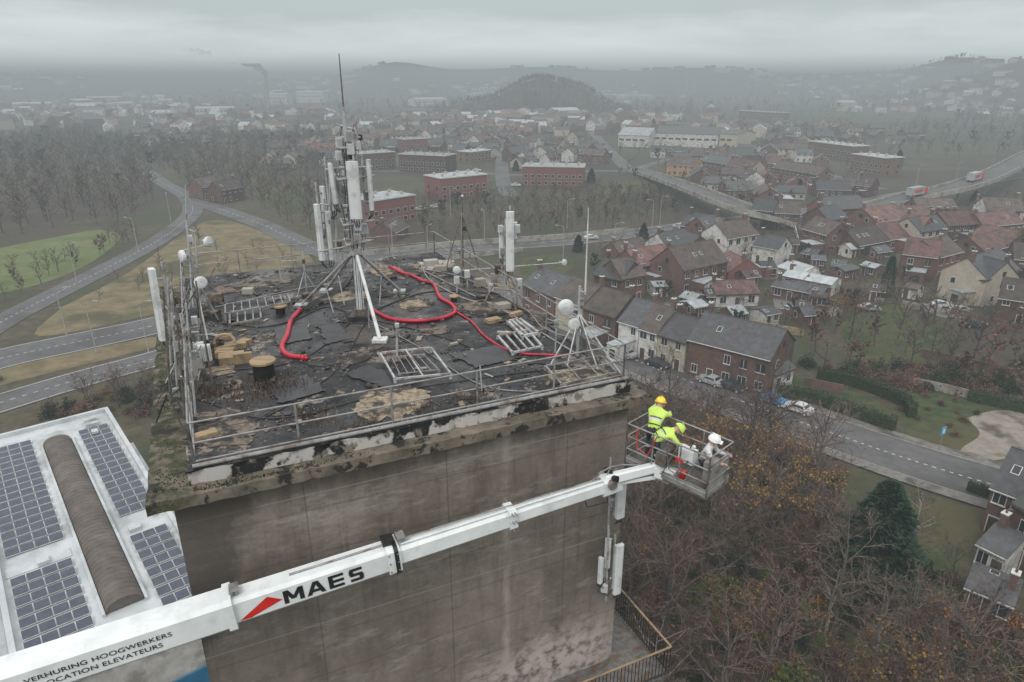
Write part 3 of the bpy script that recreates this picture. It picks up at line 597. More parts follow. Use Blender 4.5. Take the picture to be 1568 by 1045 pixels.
woods('woodland',[(-150,235),(0,215),(120,205),(245,232),(255,290),(205,340),(120,345),(0,365),(-150,385)],900,6,mixF,.75,1.2,1)
woods('woodland',[(245,215),(480,210),(560,232),(560,330),(500,375),(440,340),(370,300),(300,296),(255,280)],750,5.5,mixF,.65,1.1,2)
woods('woodland',[(640,310),(760,300),(900,300),(1040,300),(1110,328),(1000,345),(860,358),(650,368)],380,4.5,mixF,.4,.8,3)
woods('woodland',[(1250,480),(1300,465),(1568,500),(1700,600),(1568,625),(1400,590),(1230,560)],120,5,[(FB[0],3),(FB[1],3),(FA,2)],.5,.85,4)
woods('woodland',[(1350,200),(1700,150),(1700,225),(1500,240),(1360,240)],600,7,mixF,.8,1.2,5)
woods('woodland',[(1350,325),(1568,300),(1700,290),(1700,400),(1568,350),(1480,328),(1350,335)],120,6,mixF,.4,.8,6)
woods('woodland',[(-200,150),(1750,140),(1750,190),(1300,182),(900,178),(350,190),(-200,212)],2000,14,[(FB[0],3),(FB[1],3),(FG,1)],1.0,1.5,7)
woods('woodland',[(800,300),(1100,290),(1250,300),(1120,335)],100,6,mixF,.5,.9,8)
woods('village_trees',[(430,200),(900,180),(1300,190),(1400,300),(1100,310),(900,260),(560,262),(440,250)],650,8,mixF,.5,.9,9,1,1)
woods('garden_trees',[(880,380),(1150,355),(1568,370),(1568,470),(1250,480),(1200,560),(930,480)],120,6,[(FB[0],3),(FB[1],3),(FA,2),(FG,2)],.25,.6,10,0,-2)
woods('hedgerow_trees',[(120,470),(260,350),(290,345),(330,370),(420,380),(470,410),(400,450)],26,6,[(FB[0],1),(FB[1],1)],.3,.5,11)
woods('hedgerow_trees',[(-100,440),(0,425),(150,385),(195,350),(215,360),(150,405),(0,475),(-100,520)],130,4,[(FB[0],2),(FB[1],2),(FA,1)],.4,.65,12)
woods('hedgerow_trees',[(-100,600),(0,585),(110,600),(235,570),(235,640),(190,625),(0,640),(-100,650)],90,3.5,[(NB[0],2),(NA[1],1),(SH[1],.6)],.35,.6,13)
woods('shrubs',[(-100,590),(0,575),(110,595),(240,565),(240,640),(0,645),(-100,650)],120,2.2,[(SH[0],3),(SH[1],.6),(SH[3],1)],.7,1.4,14)
r=random.Random(3); pts=[]
for i in range(1300):
    x=r.gauss(45,80); y=1060+r.uniform(-130,60)
    pts.append(Vector((x,y)))
instances('woodland_mound',FB[0],pts[:650],.6,1.0,1); instances('woodland_mound',FA,pts[650:],.6,.95,2)
n=0
near=scatter([(985,640),(1110,660),(1235,690),(1280,760),(1265,870),(1300,960),(1500,1045),(1500,1300),(900,1300),(950,760)],68,3.3,1,0,seed=21)
for p in near:
    n+=1; warm=(p-S(1165,810).xy).length<10
    me=R.choices([NB[0],NB[1],NB[2],NA[0],NA[1],NA[2],NP,NG],[1,1,1,2.4,1.5,2.4,.6,.4] if warm else [3,3,3,.35,1.4,.5,1.3,.3])[0]
    if p.x<7.5 and p.y<38: continue
    inst(me.name.split('.')[0],me,(p.x,p.y,0),R.random()*6.3,sc=R.uniform(.68,1.02))
woods('undergrowth',[(950,640),(1240,665),(1290,760),(1280,900),(1568,960),(1568,1300),(900,1300)],330,1.6,[(SH[0],4),(SH[1],1),(SH[3],.9),(SH[2],.6)],.5,1.1,15,.5)
for u,v,me,s in [(1265,965,NP,.8),(1240,720,NB[0],.6),(1390,840,NP,.7),(1450,900,NB[0],.5),(1420,1000,NB[1],.6),(1500,960,NB[1],.5),(1300,520,NA[0],.8),(1270,500,NA[0],.6),(1560,400,NA[0],.8),(1075,935,NG,.5),(1420,560,NB[0],.7),(1400,880,NB[1],.5),(1340,1010,NP,.7),(1205,745,NA[2],.85),(1150,780,NA[0],.8),(1185,700,NA[2],.75)]:
    inst(me.name.split('.')[0],me,S(u,v),R.random()*6,sc=s)
woods('shrubs',[(1380,850),(1480,900),(1568,1000),(1568,1100),(1350,1100),(1400,950)],60,1.8,[(SH[0],2),(SH[1],1),(SH[2],1)],.7,1.3,16)
woods('shrubs',[(1230,560),(1568,560),(1568,620),(1400,600)],60,2.5,[(SH[0],2),(SH[1],1)],.8,1.5,17)
woods('shrubs',[(1370,600),(1470,590),(1500,630),(1450,680),(1390,670)],22,2.5,[(SH[0],3),(SH[1],1)],.35,.7,18)
def hedge(px,w,h):
    pts=spline([S(u,v) for u,v in px],6); b=MB(); r=random.Random(2)
    for i in range(len(pts)-1):
        a,c=pts[i],pts[i+1]; d=c-a; L_=d.length; rz=math.atan2(d.y,d.x); b.box((a+c)/2+Vector((0,0,h*.42)),(L_+.05,w*.75,h*.85),0,rz)
        nn=Vector((-math.sin(rz),math.cos(rz),0))
        for _ in range(int(L_*70)):
            t=r.random(); s=r.random()
            p=a.lerp(c,t)+ (nn*r.choice([-1,1])*w/2*r.uniform(.75,1.05)+Vector((0,0,h*s)) if r.random()<.6 else nn*r.uniform(-.5,.5)*w+Vector((0,0,h*r.uniform(.85,1.05))))
            o=Vector((r.gauss(0,1),r.gauss(0,1),r.gauss(0,1))).normalized(); q=o.orthogonal().normalized()*.13; e=o.cross(q); b.add([p-q,p+e,p+q,p-e],[(0,1,2,3)],0)
    b.obj('hedge',['hedge'])
hedge([(1185,606),(1250,618),(1310,640),(1368,660)],1.6,2); hedge([(1250,580),(1310,592),(1380,620),(1395,640)],1.4,2); hedge([(1480,612),(1568,632),(1640,650)],1.2,1.8)
hedge([(1480,750),(1540,770)],1,1.2)

# ---------------------------------------------------------------- street furniture & vehicles
b=MB(); b.cyl((0,0,0),(0,0,1),.12,.11,8); b.cyl((0,0,1),(0,0,9),.1,.06,8); b.tube([(0,0,8.9),(.3,0,9.3),(.9,0,9.5),(1.6,0,9.55)],.05,6); b.box((1.9,0,9.55),(.8,.28,.14),0); b.box((1.95,0,9.47),(.6,.22,.04),1)
LP=b.mesh('street_lamp',['maststeel','frame'])
for u,v,a in [(118,432,0),(212,385,3),(103,515,0),(148,540,0),(228,540,0),(262,340,2),(602,395,1),(656,400,1),(742,372,2),(868,350,0),(862,400,3),(998,352,3),(1120,330,0),(1232,310,0),(1310,300,3),(1402,285,0),(940,395,0),(1462,280,0),(1520,250,0),(1010,345,0),(690,330,0),(520,320,0),(430,300,1)]:
    inst('street_lamp',LP,S(u,v),a)
def car_mesh(name,body,L_=4.3,W=1.75,H=1.45,van=False):
    if not van: prof=[(-L_/2,.35),(-L_/2,.75),(-L_/2+.15,.92),(-L_/2+.75,1.0),(-L_/2+1.15,H-.08),(-L_/2+1.6,H),(L_/2-1.95,H),(L_/2-1.2,.98),(L_/2-.35,.85),(L_/2,.65),(L_/2,.35)]
    else: prof=[(-L_/2,.35),(-L_/2,1.2),(-L_/2+.1,H-.1),(-L_/2+.3,H),(L_/2-1.6,H),(L_/2-.9,1.15),(L_/2-.1,.95),(L_/2,.7),(L_/2,.35)]
    b=MB(); k=len(prof)
    def yy(z): return W/2 if z<1.0 else W/2-.17*(z-1.0)/(H-1.0)
    vs=[(x,-yy(z),z) for x,z in prof]+[(x,yy(z),z) for x,z in prof]
    b.add(vs,[tuple(range(k)),tuple(range(2*k-1,k-1,-1))]+[(i,k+i,k+(i+1)%k,(i+1)%k) for i in range(k)],0)
    g0=-L_/2+.95; g1=L_/2-1.45
    for sg in (-1,1):
        b.add([(g0,sg*(W/2+.004),1.03),(g1+.15,sg*(W/2+.004),1.03),(g1-.45,sg*(yy(H-.1)+.006),H-.1),(g0+.3,sg*(yy(H-.1)+.006),H-.1)],[(0,1,2,3)],1)
    def screen(pa,pb):
        (x0,z0),(x1,z1)=pa,pb; nx=Vector((z1-z0,0,-(x1-x0))).normalized()*.012
        if nx.z<0: nx=-nx
        a0=.12;a1=.88; q=[(x0+(x1-x0)*a0,z0+(z1-z0)*a0),(x0+(x1-x0)*a1,z0+(z1-z0)*a1)]
        b.add([(q[0][0]+nx.x,-W/2+.16,q[0][1]+nx.z),(q[0][0]+nx.x,W/2-.16,q[0][1]+nx.z),(q[1][0]+nx.x,W/2-.25,q[1][1]+nx.z),(q[1][0]+nx.x,-W/2+.25,q[1][1]+nx.z)],[(0,1,2,3)],1)
    if not van: screen(prof[7],prof[6]); screen(prof[3],prof[4])
    else: screen(prof[5],prof[4])
    for x in (-L_/2+.8,L_/2-.85):
        for sg in (-1,1): b.cyl((x,sg*(W/2-.2),.32),(x,sg*(W/2+.02),.32),.32,n=14,mi=2); b.cyl((x,sg*(W/2),.32),(x,sg*(W/2+.03),.32),.18,n=10,mi=3)
    for sg in (-1,1): b.box((L_/2-.03,sg*W*.36,.72),(.12,.34,.15),3); b.box((-L_/2+.02,sg*W*.38,.78),(.1,.26,.16),4); b.box((L_/2-1.5,sg*(W/2+.1),1.05),(.12,.16,.12),0)
    b.box((L_/2-.02,0,.5),(.08,W*.6,.14),2)
    return b.mesh(name,[body,'glass','tyre','frame','red'])
def paint(n,c): return mat(n,c,tuple(x*.92 for x in c),3,.3)
cb=paint('blue_car_paint',(.02,.16,.34)); cs=paint('silver_car_paint',(.36,.37,.38)); cd=paint('dark_car_paint',(.03,.035,.045)); cw=paint('white_car_paint',(.55,.55,.55)); cr=paint('red_car_paint',(.35,.03,.03))
CM=[car_mesh('car',x) for x in (cb,cs,cd,cw,cr)]; VN=car_mesh('van',cw,5.2,1.95,2.3,True)
stdir=lambda a,b_:math.atan2((S(*b_)-S(*a)).y,(S(*b_)-S(*a)).x)
sd=stdir((1180,630),(1300,672))
for u,v,k in [(1183,617,0),(1221,630,3),(1087,587,1),(1007,561,2),(957,545,1),(1120,596,2)]: inst('parked_car',CM[k],S(u,v,.075),sd+(math.pi if k%2 else 0))
for u,v,k in [(1150,332,2),(1040,349,1),(905,366,3),(730,262,3),(650,262,4),(1195,270,1),(1210,268,3),(1100,250,2),(790,285,3),(1265,465,2),(1440,470,3),(1470,478,1),(1330,475,1),(668,318,3),(645,322,1),(1490,500,2),(1345,330,3),(1160,412,2),(1210,478,1)]:
    inst('car',CM[k],S(u,v,.09),R.uniform(-.4,.4))
inst('van',VN,S(1052,352,.09),.2)
b=MB(); b.box((-1.5,0,2.1),(9,2.5,2.8),0); b.box((-1.5,0,2.1),(6,2.54,1.0),1); b.box((4.2,0,1.7),(2.2,2.4,2.6),1); b.box((5.2,0,2.2),(.3,2.1,1),2); b.box((0,0,.75),(11,1.8,.3),3)
for x in (-4.5,-3.3,1,4.3):
    for sg in (-1,1): b.cyl((x,sg*.85,.5),(x,sg*1.25,.5),.5,n=12,mi=3)
TK=b.mesh('truck',['roofgrey','red','glass','tyre'])
hd=stdir((1350,305),(1500,278)); inst('truck',TK,S(1403,300,4.1),hd); inst('truck',TK,S(1492,277,7.4),hd+.1); inst('truck',TK,S(1300,314,.09),hd)
p=S(1437,690); b=MB(); b.cyl((0,0,0),(0,0,3.4),.05,n=8); b.box((0,0,2.9),(.9,.08,1.1),1); b.box((0,-.05,2.9),(.4,.02,.6),2); b.obj('parking_sign',['steel','signblue','whitep'],p,.5)
def lattice(name,base,H,w):
    b=MB(); n=6
    for i in range(n):
        z0,z1=H*i/n,H*(i+1)/n; w0=w*(1-.85*i/n);w1=w*(1-.85*(i+1)/n); c=[(-1,-1),(1,-1),(1,1),(-1,1)]
        for k in range(4):
            a,d=c[k],c[(k+1)%4]; b.cyl((a[0]*w0,a[1]*w0,z0),(a[0]*w1,a[1]*w1,z1),.3,n=4); b.cyl((a[0]*w0,a[1]*w0,z0),(d[0]*w1,d[1]*w1,z1),.2,n=4)
    for z,l in ((.78,.3),(.9,.22)): b.cyl((-H*l*.7,0,H*z),(H*l*.7,0,H*z),.35,n=4)
    b.obj(name,['darksteel'],base,.3)
lattice('electricity_pylon',S(1457,152),62,5); lattice('electricity_pylon',S(1150,150),45,4); lattice('electricity_pylon',S(1298,146),50,4)
for u,v,h in [(1050,148,60),(1062,148,62),(943,146,50),(412,165,54),(985,150,35)]:
    b=MB(); b.cyl((0,0,-2),(0,0,h),3,2.0,12); b.cyl((0,0,h),(0,0,h+1),2.3,2.3,12); b.obj('factory_chimney',['lightconc'],S(u,v))

# ---------------------------------------------------------------- warehouse
A0=S(88,678,9); ad=(S(192,928,9)-A0).normalized(); bd=Vector((-ad.y,ad.x,0)); rz=math.atan2(ad.y,ad.x)
wh=empty('warehouse',(A0.x,A0.y,0),rz)
def wbox(b,a0,a1,b0,b1,z0,z1,mi=0): b.box(((a0+a1)/2,(b0+b1)/2,(z0+z1)/2),(a1-a0,b1-b0,z1-z0),mi)
b=MB(); wbox(b,-5,36,-6.8,5.6,-.2,8.9,0); b.obj('walls',['render'],parent=wh)
b=MB(); wbox(b,-5.1,36.1,-6.9,5.7,8.905,9.0,0)
for a0,a1,b0,b1 in [(-5.2,36.2,5.4,5.8),(-5.2,36.2,-7.0,-6.6),(-5.2,-4.8,-6.6,5.4),(35.8,36.2,-6.6,5.4)]: wbox(b,a0,a1,b0,b1,8.7,9.45,0)
wbox(b,20.9,22.2,-6.4,-2.0,9.003,9.08,0); b.cyl((20.5,4.6,9),(20.5,4.6,9.5),.25,n=10,mi=0); wbox(b,21.2,22,2.3,3.2,9,9.35,0); wbox(b,21.3,22.2,-4.3,-3.5,9,9.4,0); wbox(b,0,.8,3.2,3.8,9,9.5,0)
for a in (-3.5,-2.2): wbox(b,a,a+.5,3,4.2,9,9.4,0)
b.obj('roof',['whroof'],parent=wh)
b=MB(); n=12; L0,L1=0,31.3
for i in range(104):
    x0,x1=L0+(L1-L0)*i/104,L0+(L1-L0)*(i+1)/104; rr_=1.25+(.022 if i%2 else 0)
    vs=[(x,math.cos(math.pi*j/n)*rr_,9.15+math.sin(math.pi*j/n)*.75*rr_/1.25) for x in (x0,x1) for j in range(n+1)]
    b.add(vs,[(j,j+1,n+2+j,n+1+j) for j in range(n)]+[tuple(range(n+1)),tuple(range(2*n+1,n,-1))],0)
wbox(b,-.2,31.5,-1.5,-1.3,9,9.3,1); wbox(b,-.2,31.5,1.3,1.5,9,9.3,1); b.obj('barrel_rooflight',['barrel','whroof'],parent=wh)
b=MB()
for (b0,b1,a0,a1) in [(2.1,4.95,-1,20.3),(2.1,4.95,22.8,34),(-6.2,-2.1,-2,20.3),(-6.2,-2.1,22.8,34)]:
    a=a0; nb=3 if b0>0 else 4; wb=(b1-b0)/nb
    while a+1<a1:
        for k in range(nb):
            c=(a+.45,b0+(k+.5)*wb,9.2); Mx=Matrix.Rotation(.16,3,'Y'); b.box(c,(.92,wb-.03,.05),1,M=Mx); b.box((c[0],c[1],c[2]+.012),(.86,wb-.07,.05),0,M=Mx)
        a+=1.36
b.obj('solar_panels',['solar','frame'],parent=wh)
b=MB(); wbox(b,-5,50,-30,-7.1,-.2,8.0,0); wbox(b,-5.1,-2,-30,-7.05,8.0,9.2,1); wbox(b,-1.9,50,-29.9,-7.15,8.01,8.1,1); b.obj('annex_hall',['render','whroof'],parent=wh)
b=MB(); wbox(b,36.15,36.3,-2,4.5,0,5,0); b.obj('blue_door',['blue'],parent=wh)
b=MB(); wbox(b,-5,40,6.2,7.5,0,4.2,0); b.obj('lean_to',['whroof'],parent=wh)

# ---------------------------------------------------------------- tower
RZ=37.0; DK=RZ+.35
N0=S(222,775,RZ); e1=Vector((.907,.4205,0)).normalized(); e2=Vector((-e1.y,e1.x,0)); W,Dp=12.31,17.1; trz=math.atan2(e1.y,e1.x)
def T(a,b_,h=0): return N0+e1*a+e2*b_+Vector((0,0,h))
tw=empty('concrete_tower',N0,trz)
def irregular_slab(b,x0,x1,y0,y1,z0,z1,mi,j,seed):
    r=random.Random(seed); pts=[]
    for (ax,ay),(bx,by) in (((x0,y0),(x1,y0)),((x1,y0),(x1,y1)),((x1,y1),(x0,y1)),((x0,y1),(x0,y0))):
        n=int(math.hypot(bx-ax,by-ay)/.18)
        for i in range(n):
            t=i/n; k=-abs(r.gauss(0,j)) if i else 0; dx,dy=(by-ay),-(bx-ax); l=math.hypot(dx,dy)
            pts.append((ax+(bx-ax)*t+dx/l*k,ay+(by-ay)*t+dy/l*k))
    n=len(pts); b.add([(x,y,z0) for x,y in pts]+[(x,y,z1) for x,y in pts],[(i,(i+1)%n,n+(i+1)%n,n+i) for i in range(n)]+[tuple(range(n,2*n)),tuple(range(n-1,-1,-1))],mi)
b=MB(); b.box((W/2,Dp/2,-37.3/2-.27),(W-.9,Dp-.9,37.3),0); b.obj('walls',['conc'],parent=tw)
b=MB(); irregular_slab(b,0,W,0,Dp,-.26,0,0,.03,1); b.obj('roof_slab',['ledge'],parent=tw)
b=MB(); irregular_slab(b,.83,W-.45,.4,Dp-.5,.003,.33,0,.03,2); b.obj('upstand',['upstand'],parent=tw)
b=MB(); irregular_slab(b,.80,W-.42,.37,Dp-.47,.33,.36,0,.045,3); b.obj('bitumen_deck',['bitumen'],parent=tw)
b=MB(); bz=-9.6; ow=1.35
for (x0,x1,y0,y1) in [(5,W-.45+ow,.45-ow,.44),(W-.44,W-.45+ow,.44,6)]: b.box(((x0+x1)/2,(y0+y1)/2,bz),(x1-x0,y1-y0,.12),0)
def railing(b,pts,h,rails,post,r=.02,mi=0,pr=.025):
    for i in range(len(pts)-1):
        a,c=Vector(pts[i]),Vector(pts[i+1]); L_=(c-a).length; n=max(1,round(L_/post))
        for k in range(n+1): p=a.lerp(c,k/n); b.cyl(p,p+Vector((0,0,h)),pr,n=6,mi=mi)
        for z in rails: b.cyl(a+Vector((0,0,z)),c+Vector((0,0,z)),r,n=6,mi=mi)
X1=W-.5+ow; Y1=.5-ow
railing(b,[(5,Y1,bz+.06),(X1,Y1,bz+.06),(X1,5.8,bz+.06)],1.1,[.1,1.1],.13,.03,1,.012)
b.cyl((5,Y1,bz+1.17),(X1,Y1,bz+1.17),.035,n=6,mi=2); b.cyl((X1,Y1,bz+1.17),(X1,5.8,bz+1.17),.035,n=6,mi=2)
b.obj('balcony',['darksteel','black','board'],parent=tw)
b=MB(); r=random.Random(9)
for i in range(2600):
    if r.random()<.7: a,c=r.uniform(.15,.8),r.uniform(.3,Dp-1)
    else: a,c=r.uniform(.9,6.5),.12+abs(r.gauss(0,.1))
    if math.sin(c*1.3+a*.8)+math.sin(c*3.1)<r.uniform(-.2,1.3): continue
    p=Vector((a,c,0)); o=Vector((r.gauss(0,.6),r.gauss(0,.6),1)).normalized(); q=o.orthogonal().normalized()*.018; b.add([p-q,p+q,p+o*r.uniform(.02,.055)],[(0,1,2)],0)
b.obj('ledge_moss',['moss'],loc=N0,rz=trz)
b=MB()
def rp(a,c): return T(a,c,.36)
railing(b,[rp(1.0,.55),rp(W-.6,.55)],1.02,[.12,.55,1.02],1.95,.022,0,.028)
railing(b,[rp(W-.6,.55),rp(W-.6,Dp-.7)],1.02,[.55,1.02],2.3,.022,0,.028)
railing(b,[rp(1.0,.55),rp(1.0,Dp-.7)],1.02,[.12,.55,1.02],1.6,.022,0,.028)
railing(b,[rp(1.0,Dp-.7),rp(W-.6,Dp-.7)],1.02,[.55,1.02],2.0,.022,0,.028)
b.cyl(rp(.95,.48)+Vector((0,0,.05)),rp(W-.5,.48)+Vector((0,0,.05)),.05,n=8)
b.obj('guard_railing',['steel'])
def K(u,v,h=0): return S(u,v,DK+h)
def zoff(p,h): return p+Vector((0,0,h))
def flat(name,px,m_,th=.02,seed=0,j=.05,base=.012):
    r=random.Random(seed+3); pts=[K(u,v,.0) for u,v in px]; pts=pts+[pts[0]]; o=[]
    for i in range(len(pts)-1):
        n=max(2,int((pts[i+1]-pts[i]).length/.1))
        for k in range(n): o.append(pts[i].lerp(pts[i+1],k/n)+Vector((r.gauss(0,j),r.gauss(0,j),0)))
    n=len(o); bb_=MB(); bb_.add([p+Vector((0,0,base)) for p in o]+[p+Vector((0,0,base+th)) for p in o],[(i,(i+1)%n,n+(i+1)%n,n+i) for i in range(n)]+[tuple(range(n,2*n))],0)
    me=bb_.mesh(name,[m_]); return inst(name,me)
M['gravel']=mat('gravel',(.15,.12,.085),(.34,.28,.2),9,.95,c3=(.06,.052,.045),s3=1.8,bump=.8,lo3=.5,hi3=.58)
M['brownpatch']=mat('exposed_screed',(.1,.08,.065),(.2,.165,.135),6,.95,c3=(.04,.037,.035),s3=1.8,bump=.8,lo3=.47,hi3=.54)
flat('gravel_patch',[(570,600),(600,592),(625,590),(655,600),(652,622),(610,645),(590,640),(560,645),(542,628),(552,608)],'gravel',seed=1,j=.07)
flat('screed_patch',[(525,540),(560,532),(572,548),(540,560),(515,556)],'brownpatch',seed=2); flat('screed_patch',[(615,460),(645,458),(655,470),(630,478),(612,472)],'gravel',seed=3)
flat('screed_patch',[(300,635),(360,625),(400,650),(380,680),(290,685),(285,655)],'brownpatch',seed=4); flat('screed_patch',[(480,455),(560,445),(560,458),(495,465)],'gravel',seed=5)
flat('screed_patch',[(840,570),(900,562),(945,575),(900,590),(850,590)],'gravel',seed=6); flat('screed_patch',[(700,465),(770,462),(785,480),(730,485)],'brownpatch',seed=7)
flat('screed_patch',[(690,600),(740,592),(745,606),(700,615)],'brownpatch',seed=8); flat('screed_patch',[(640,505),(680,500),(690,510),(655,515)],'brownpatch',seed=9)
flat('screed_patch',[(310,565),(355,560),(360,572),(315,580)],'gravel',seed=10,j=.03); flat('screed_patch',[(560,412),(600,406),(620,416),(580,424)],'gravel',seed=12); flat('screed_patch',[(320,440),(440,425),(450,432),(340,452)],'brownpatch',seed=13); flat('screed_patch',[(640,402),(690,398),(700,408),(660,414)],'lightconc',seed=14,j=.08)
flat('screed_patch',[(800,470),(835,480),(850,500),(815,492)],'brownpatch',seed=15); flat('screed_patch',[(740,430),(780,432),(790,445),(750,445)],'gravel',seed=16)
M['felt']=mat('roofing_felt',(.012,.012,.014),(.03,.03,.032),2,.4)
for i,px in enumerate([[(488,500),(520,497),(540,520),(500,528)],[(420,505),(470,498),(478,520),(425,530)],[(690,545),(760,530),(800,548),(730,565)],[(560,560),(640,585),(600,600),(530,575)],[(400,590),(470,575),(500,600),(430,620)]]): flat('roofing_felt_sheet',px,'felt',.012,seed=20+i,j=.03,base=.035)
b=MB(); r=random.Random(11)
for i in range(4200):
    a,c=r.uniform(1.0,W-.6),r.uniform(.5,Dp-.8)
    if math.sin(a*1.9+c)+math.sin(c*2.3-a)+r.gauss(0,.6)<.5: continue
    p=T(a,c,.365); q=r.random(); s=r.uniform(.012,.045) if q<.92 else r.uniform(.06,.13); b.box(p+Vector((0,0,s*.3)),(s*r.uniform(1,2.6),s,s*.6),r.choice([0,0,1,1,2,3 if q>.5 else 0]),r.uniform(0,3))
for i in range(90):
    a,c=r.uniform(1.2,W-.9),r.uniform(.8,Dp-1); p=T(a,c,.385); b.box(p,(r.uniform(.1,.45),r.uniform(.05,.22),.015),r.choice([2,2,0,1,3]),r.uniform(0,3))
b.obj('rubble',['brownpatch','gravel','felt','lightconc'])
b=MB()
for (u,v,n,sp_) in [(425,590,450,.5),(380,610,150,.4),(600,540,120,.3),(480,640,120,.35),(560,655,120,.3),(330,600,200,.3),(720,610,120,.3),(650,630,100,.4),(860,600,100,.3)]:
    c=K(u,v)
    for i in range(n):
        p=c+Vector((r.gauss(0,sp_),r.gauss(0,sp_*.7),.01)); o=Vector((r.gauss(0,.5),r.gauss(0,.5),1)).normalized(); q=o.orthogonal().normalized()*.012; b.add([p-q,p+q,p+o*r.uniform(.05,.25)],[(0,1,2)],r.choice([0,1,1]))
b.obj('roof_weeds',['leafbr','twig'])
b=MB(); 
def cab(px,rad=.02,h=.03,mi=0):
    pts=spline([K(u,v,h) for u,v in px],8); b.tube(pts,rad,6,mi)
cab([(552,485),(500,470),(450,490),(400,500),(340,495)]); cab([(556,487),(620,500),(690,520),(760,545),(860,560)]); cab([(540,490),(480,540),(420,560),(330,570),(300,600)])
cab([(560,480),(640,450),(700,445),(765,450)],.025); cab([(640,410),(700,440),(780,480),(880,540)],.025,.05,1); cab([(690,440),(720,455),(790,470),(850,505),(900,545)],.02); cab([(300,610),(420,640),(600,600),(760,575),(880,560)],.015)
cab([(560,492),(520,560),(470,600),(400,640),(300,660)],.014); cab([(565,490),(640,530),(740,590),(860,600)],.014,.03,1); cab([(330,560),(420,545),(500,560),(590,530)],.014); cab([(645,405),(660,430),(720,460),(745,455)],.03,.03,1)
cab([(330,470),(420,450),(470,440),(540,430)],.018,.03,1); cab([(650,412),(710,425),(800,470),(830,500),(880,520)],.018,.1,1)
for k in range(5): cab([(460+k*2,470+k),(490,455+k*2),(530,428+k*2),(546,405)],.02,.1)
b.obj('cable_run',['cable','steel'])
def hose(px,rad,h=.1):
    b=MB(); pts=spline([K(u,v,h) for u,v in px],10); b.tube(pts,rad,12,0)
    for e,f in ((0,1),(-1,-2)):
        d=(pts[e]-pts[f]).normalized(); b.cyl(pts[e],pts[e]+d*.12,rad*1.15,n=12,mi=1); b.cyl(pts[e]+d*.1,pts[e]+d*.2,rad*.8,n=12,mi=1)
    b.obj('red_hose',['hose','hose'],smooth=True)
hose([(600,409),(618,418),(630,421),(648,430),(664,435),(674,455),(692,466),(696,478),(675,487),(640,491),(605,489),(584,482),(572,474)],.062,.07)
hose([(458,476),(446,490),(440,512),(432,530),(440,543),(462,547)],.075,.085)
hose([(700,478),(722,492),(742,514),(770,532),(800,541),(835,543),(862,544)],.035,.045)
def frame(name,px,bars,r=.035,h=.12,m_='white'):
    b=MB(); P=[K(u,v,h) for u,v in px]
    for i in range(4): d=P[(i+1)%4]-P[i]; b.box((P[i]+P[(i+1)%4])/2,(d.length+r*2,r*2,r*2),0,math.atan2(d.y,d.x)); b.box(P[i]-Vector((0,0,h/2)),(.08,.08,h),0)
    for k in range(1,bars): a=P[0].lerp(P[1],k/bars); c=P[3].lerp(P[2],k/bars); d=c-a; b.box((a+c)/2+Vector((0,0,.006)),(d.length,r*1.6,r*1.6),0,math.atan2(d.y,d.x))
    b.obj(name,[m_])
frame('metal_frame',[(605,580),(690,572),(660,532),(582,540)],2,.025,.16,'maststeel'); frame('metal_frame',[(612,572),(672,566),(648,542),(600,547)],5,.012,.1,'steel')
frame('pallet',[(785,540),(830,530),(808,505),(762,514)],4,.03,.12,'maststeel'); frame('pallet',[(800,515),(825,510),(795,488),(778,492)],3,.045,.12,'maststeel'); frame('cable_tray',[(345,480),(445,462),(440,450),(345,466)],8,.02,.35,'steel'); frame('cable_tray',[(352,497),(400,488),(398,470),(352,478)],4,.03,.12,'steel')
frame('metal_frame',[(860,588),(945,570),(920,545),(835,560)],3,.02,.15,'steel')
b=MB(); p=K(406,580); b.cyl(p,zoff(p,.5),.28,n=20,mi=1); b.cyl(zoff(p,.5),zoff(p,.56),.34,n=20,mi=0); b.obj('roof_vent',['board','black'])
b=MB(); p=K(430,480); b.cyl(p,zoff(p,.25),.16,n=14,mi=1); b.cyl(zoff(p,.25),zoff(p,.3),.22,n=14,mi=0); b.obj('roof_vent',['board','black'])
b=MB(); p=K(695,462); b.cyl(p,zoff(p,.2),.12,n=14,mi=1); b.cyl(zoff(p,.2),zoff(p,.24),.18,n=14,mi=0); b.obj('roof_vent',['board','black'])
b=MB()
for (u,v,l,w,h,a,mi) in [(352,530,.9,.35,.16,.5,0),(370,525,.6,.3,.12,1.2,0),(345,540,.5,.4,.2,.2,0),(330,528,.4,.3,.35,.9,1),(355,548,.7,.5,.22,.4,0),(372,548,.5,.12,.3,.4,0),(325,480,.5,.3,.2,0,1),(740,455,.5,.3,.15,.3,1),(760,480,.6,.25,.1,.2,1),(755,490,.5,.3,.12,.6,0),(345,515,.35,.35,.1,.1,0),(318,640,.4,.2,.2,.2,1),
  (660,402,.6,.4,.25,.3,2),(675,410,.5,.3,.2,.1,2),(735,432,.4,.3,.3,.4,2),(500,460,.5,.2,.12,.2,1),(330,455,.5,.3,.3,.1,1),(380,445,.4,.3,.2,.1,2),(770,468,.5,.35,.2,.5,2),(470,452,.3,.3,.15,0,1),(600,425,.4,.2,.1,.4,1),(830,505,.4,.2,.1,.4,1),(790,480,.5,.2,.12,.8,0),(315,665,.5,.25,.1,.7,0),(300,560,.4,.3,.5,.3,2),(292,590,.3,.3,.35,.3,1)]:
    b.box(K(u,v,h/2+.01),(l,w,h),mi,a)
b.obj('timber_and_blocks',['board','brownpatch','lightconc'])
b=MB(); p=K(345,530,.2)
b.tube([p+Vector((math.cos(t)*.3,math.sin(t)*.1,.12+math.sin(t)*.22)) for t in [i*.3 for i in range(12)]],.05,8,0); b.obj('drainage_pipe',['board'])

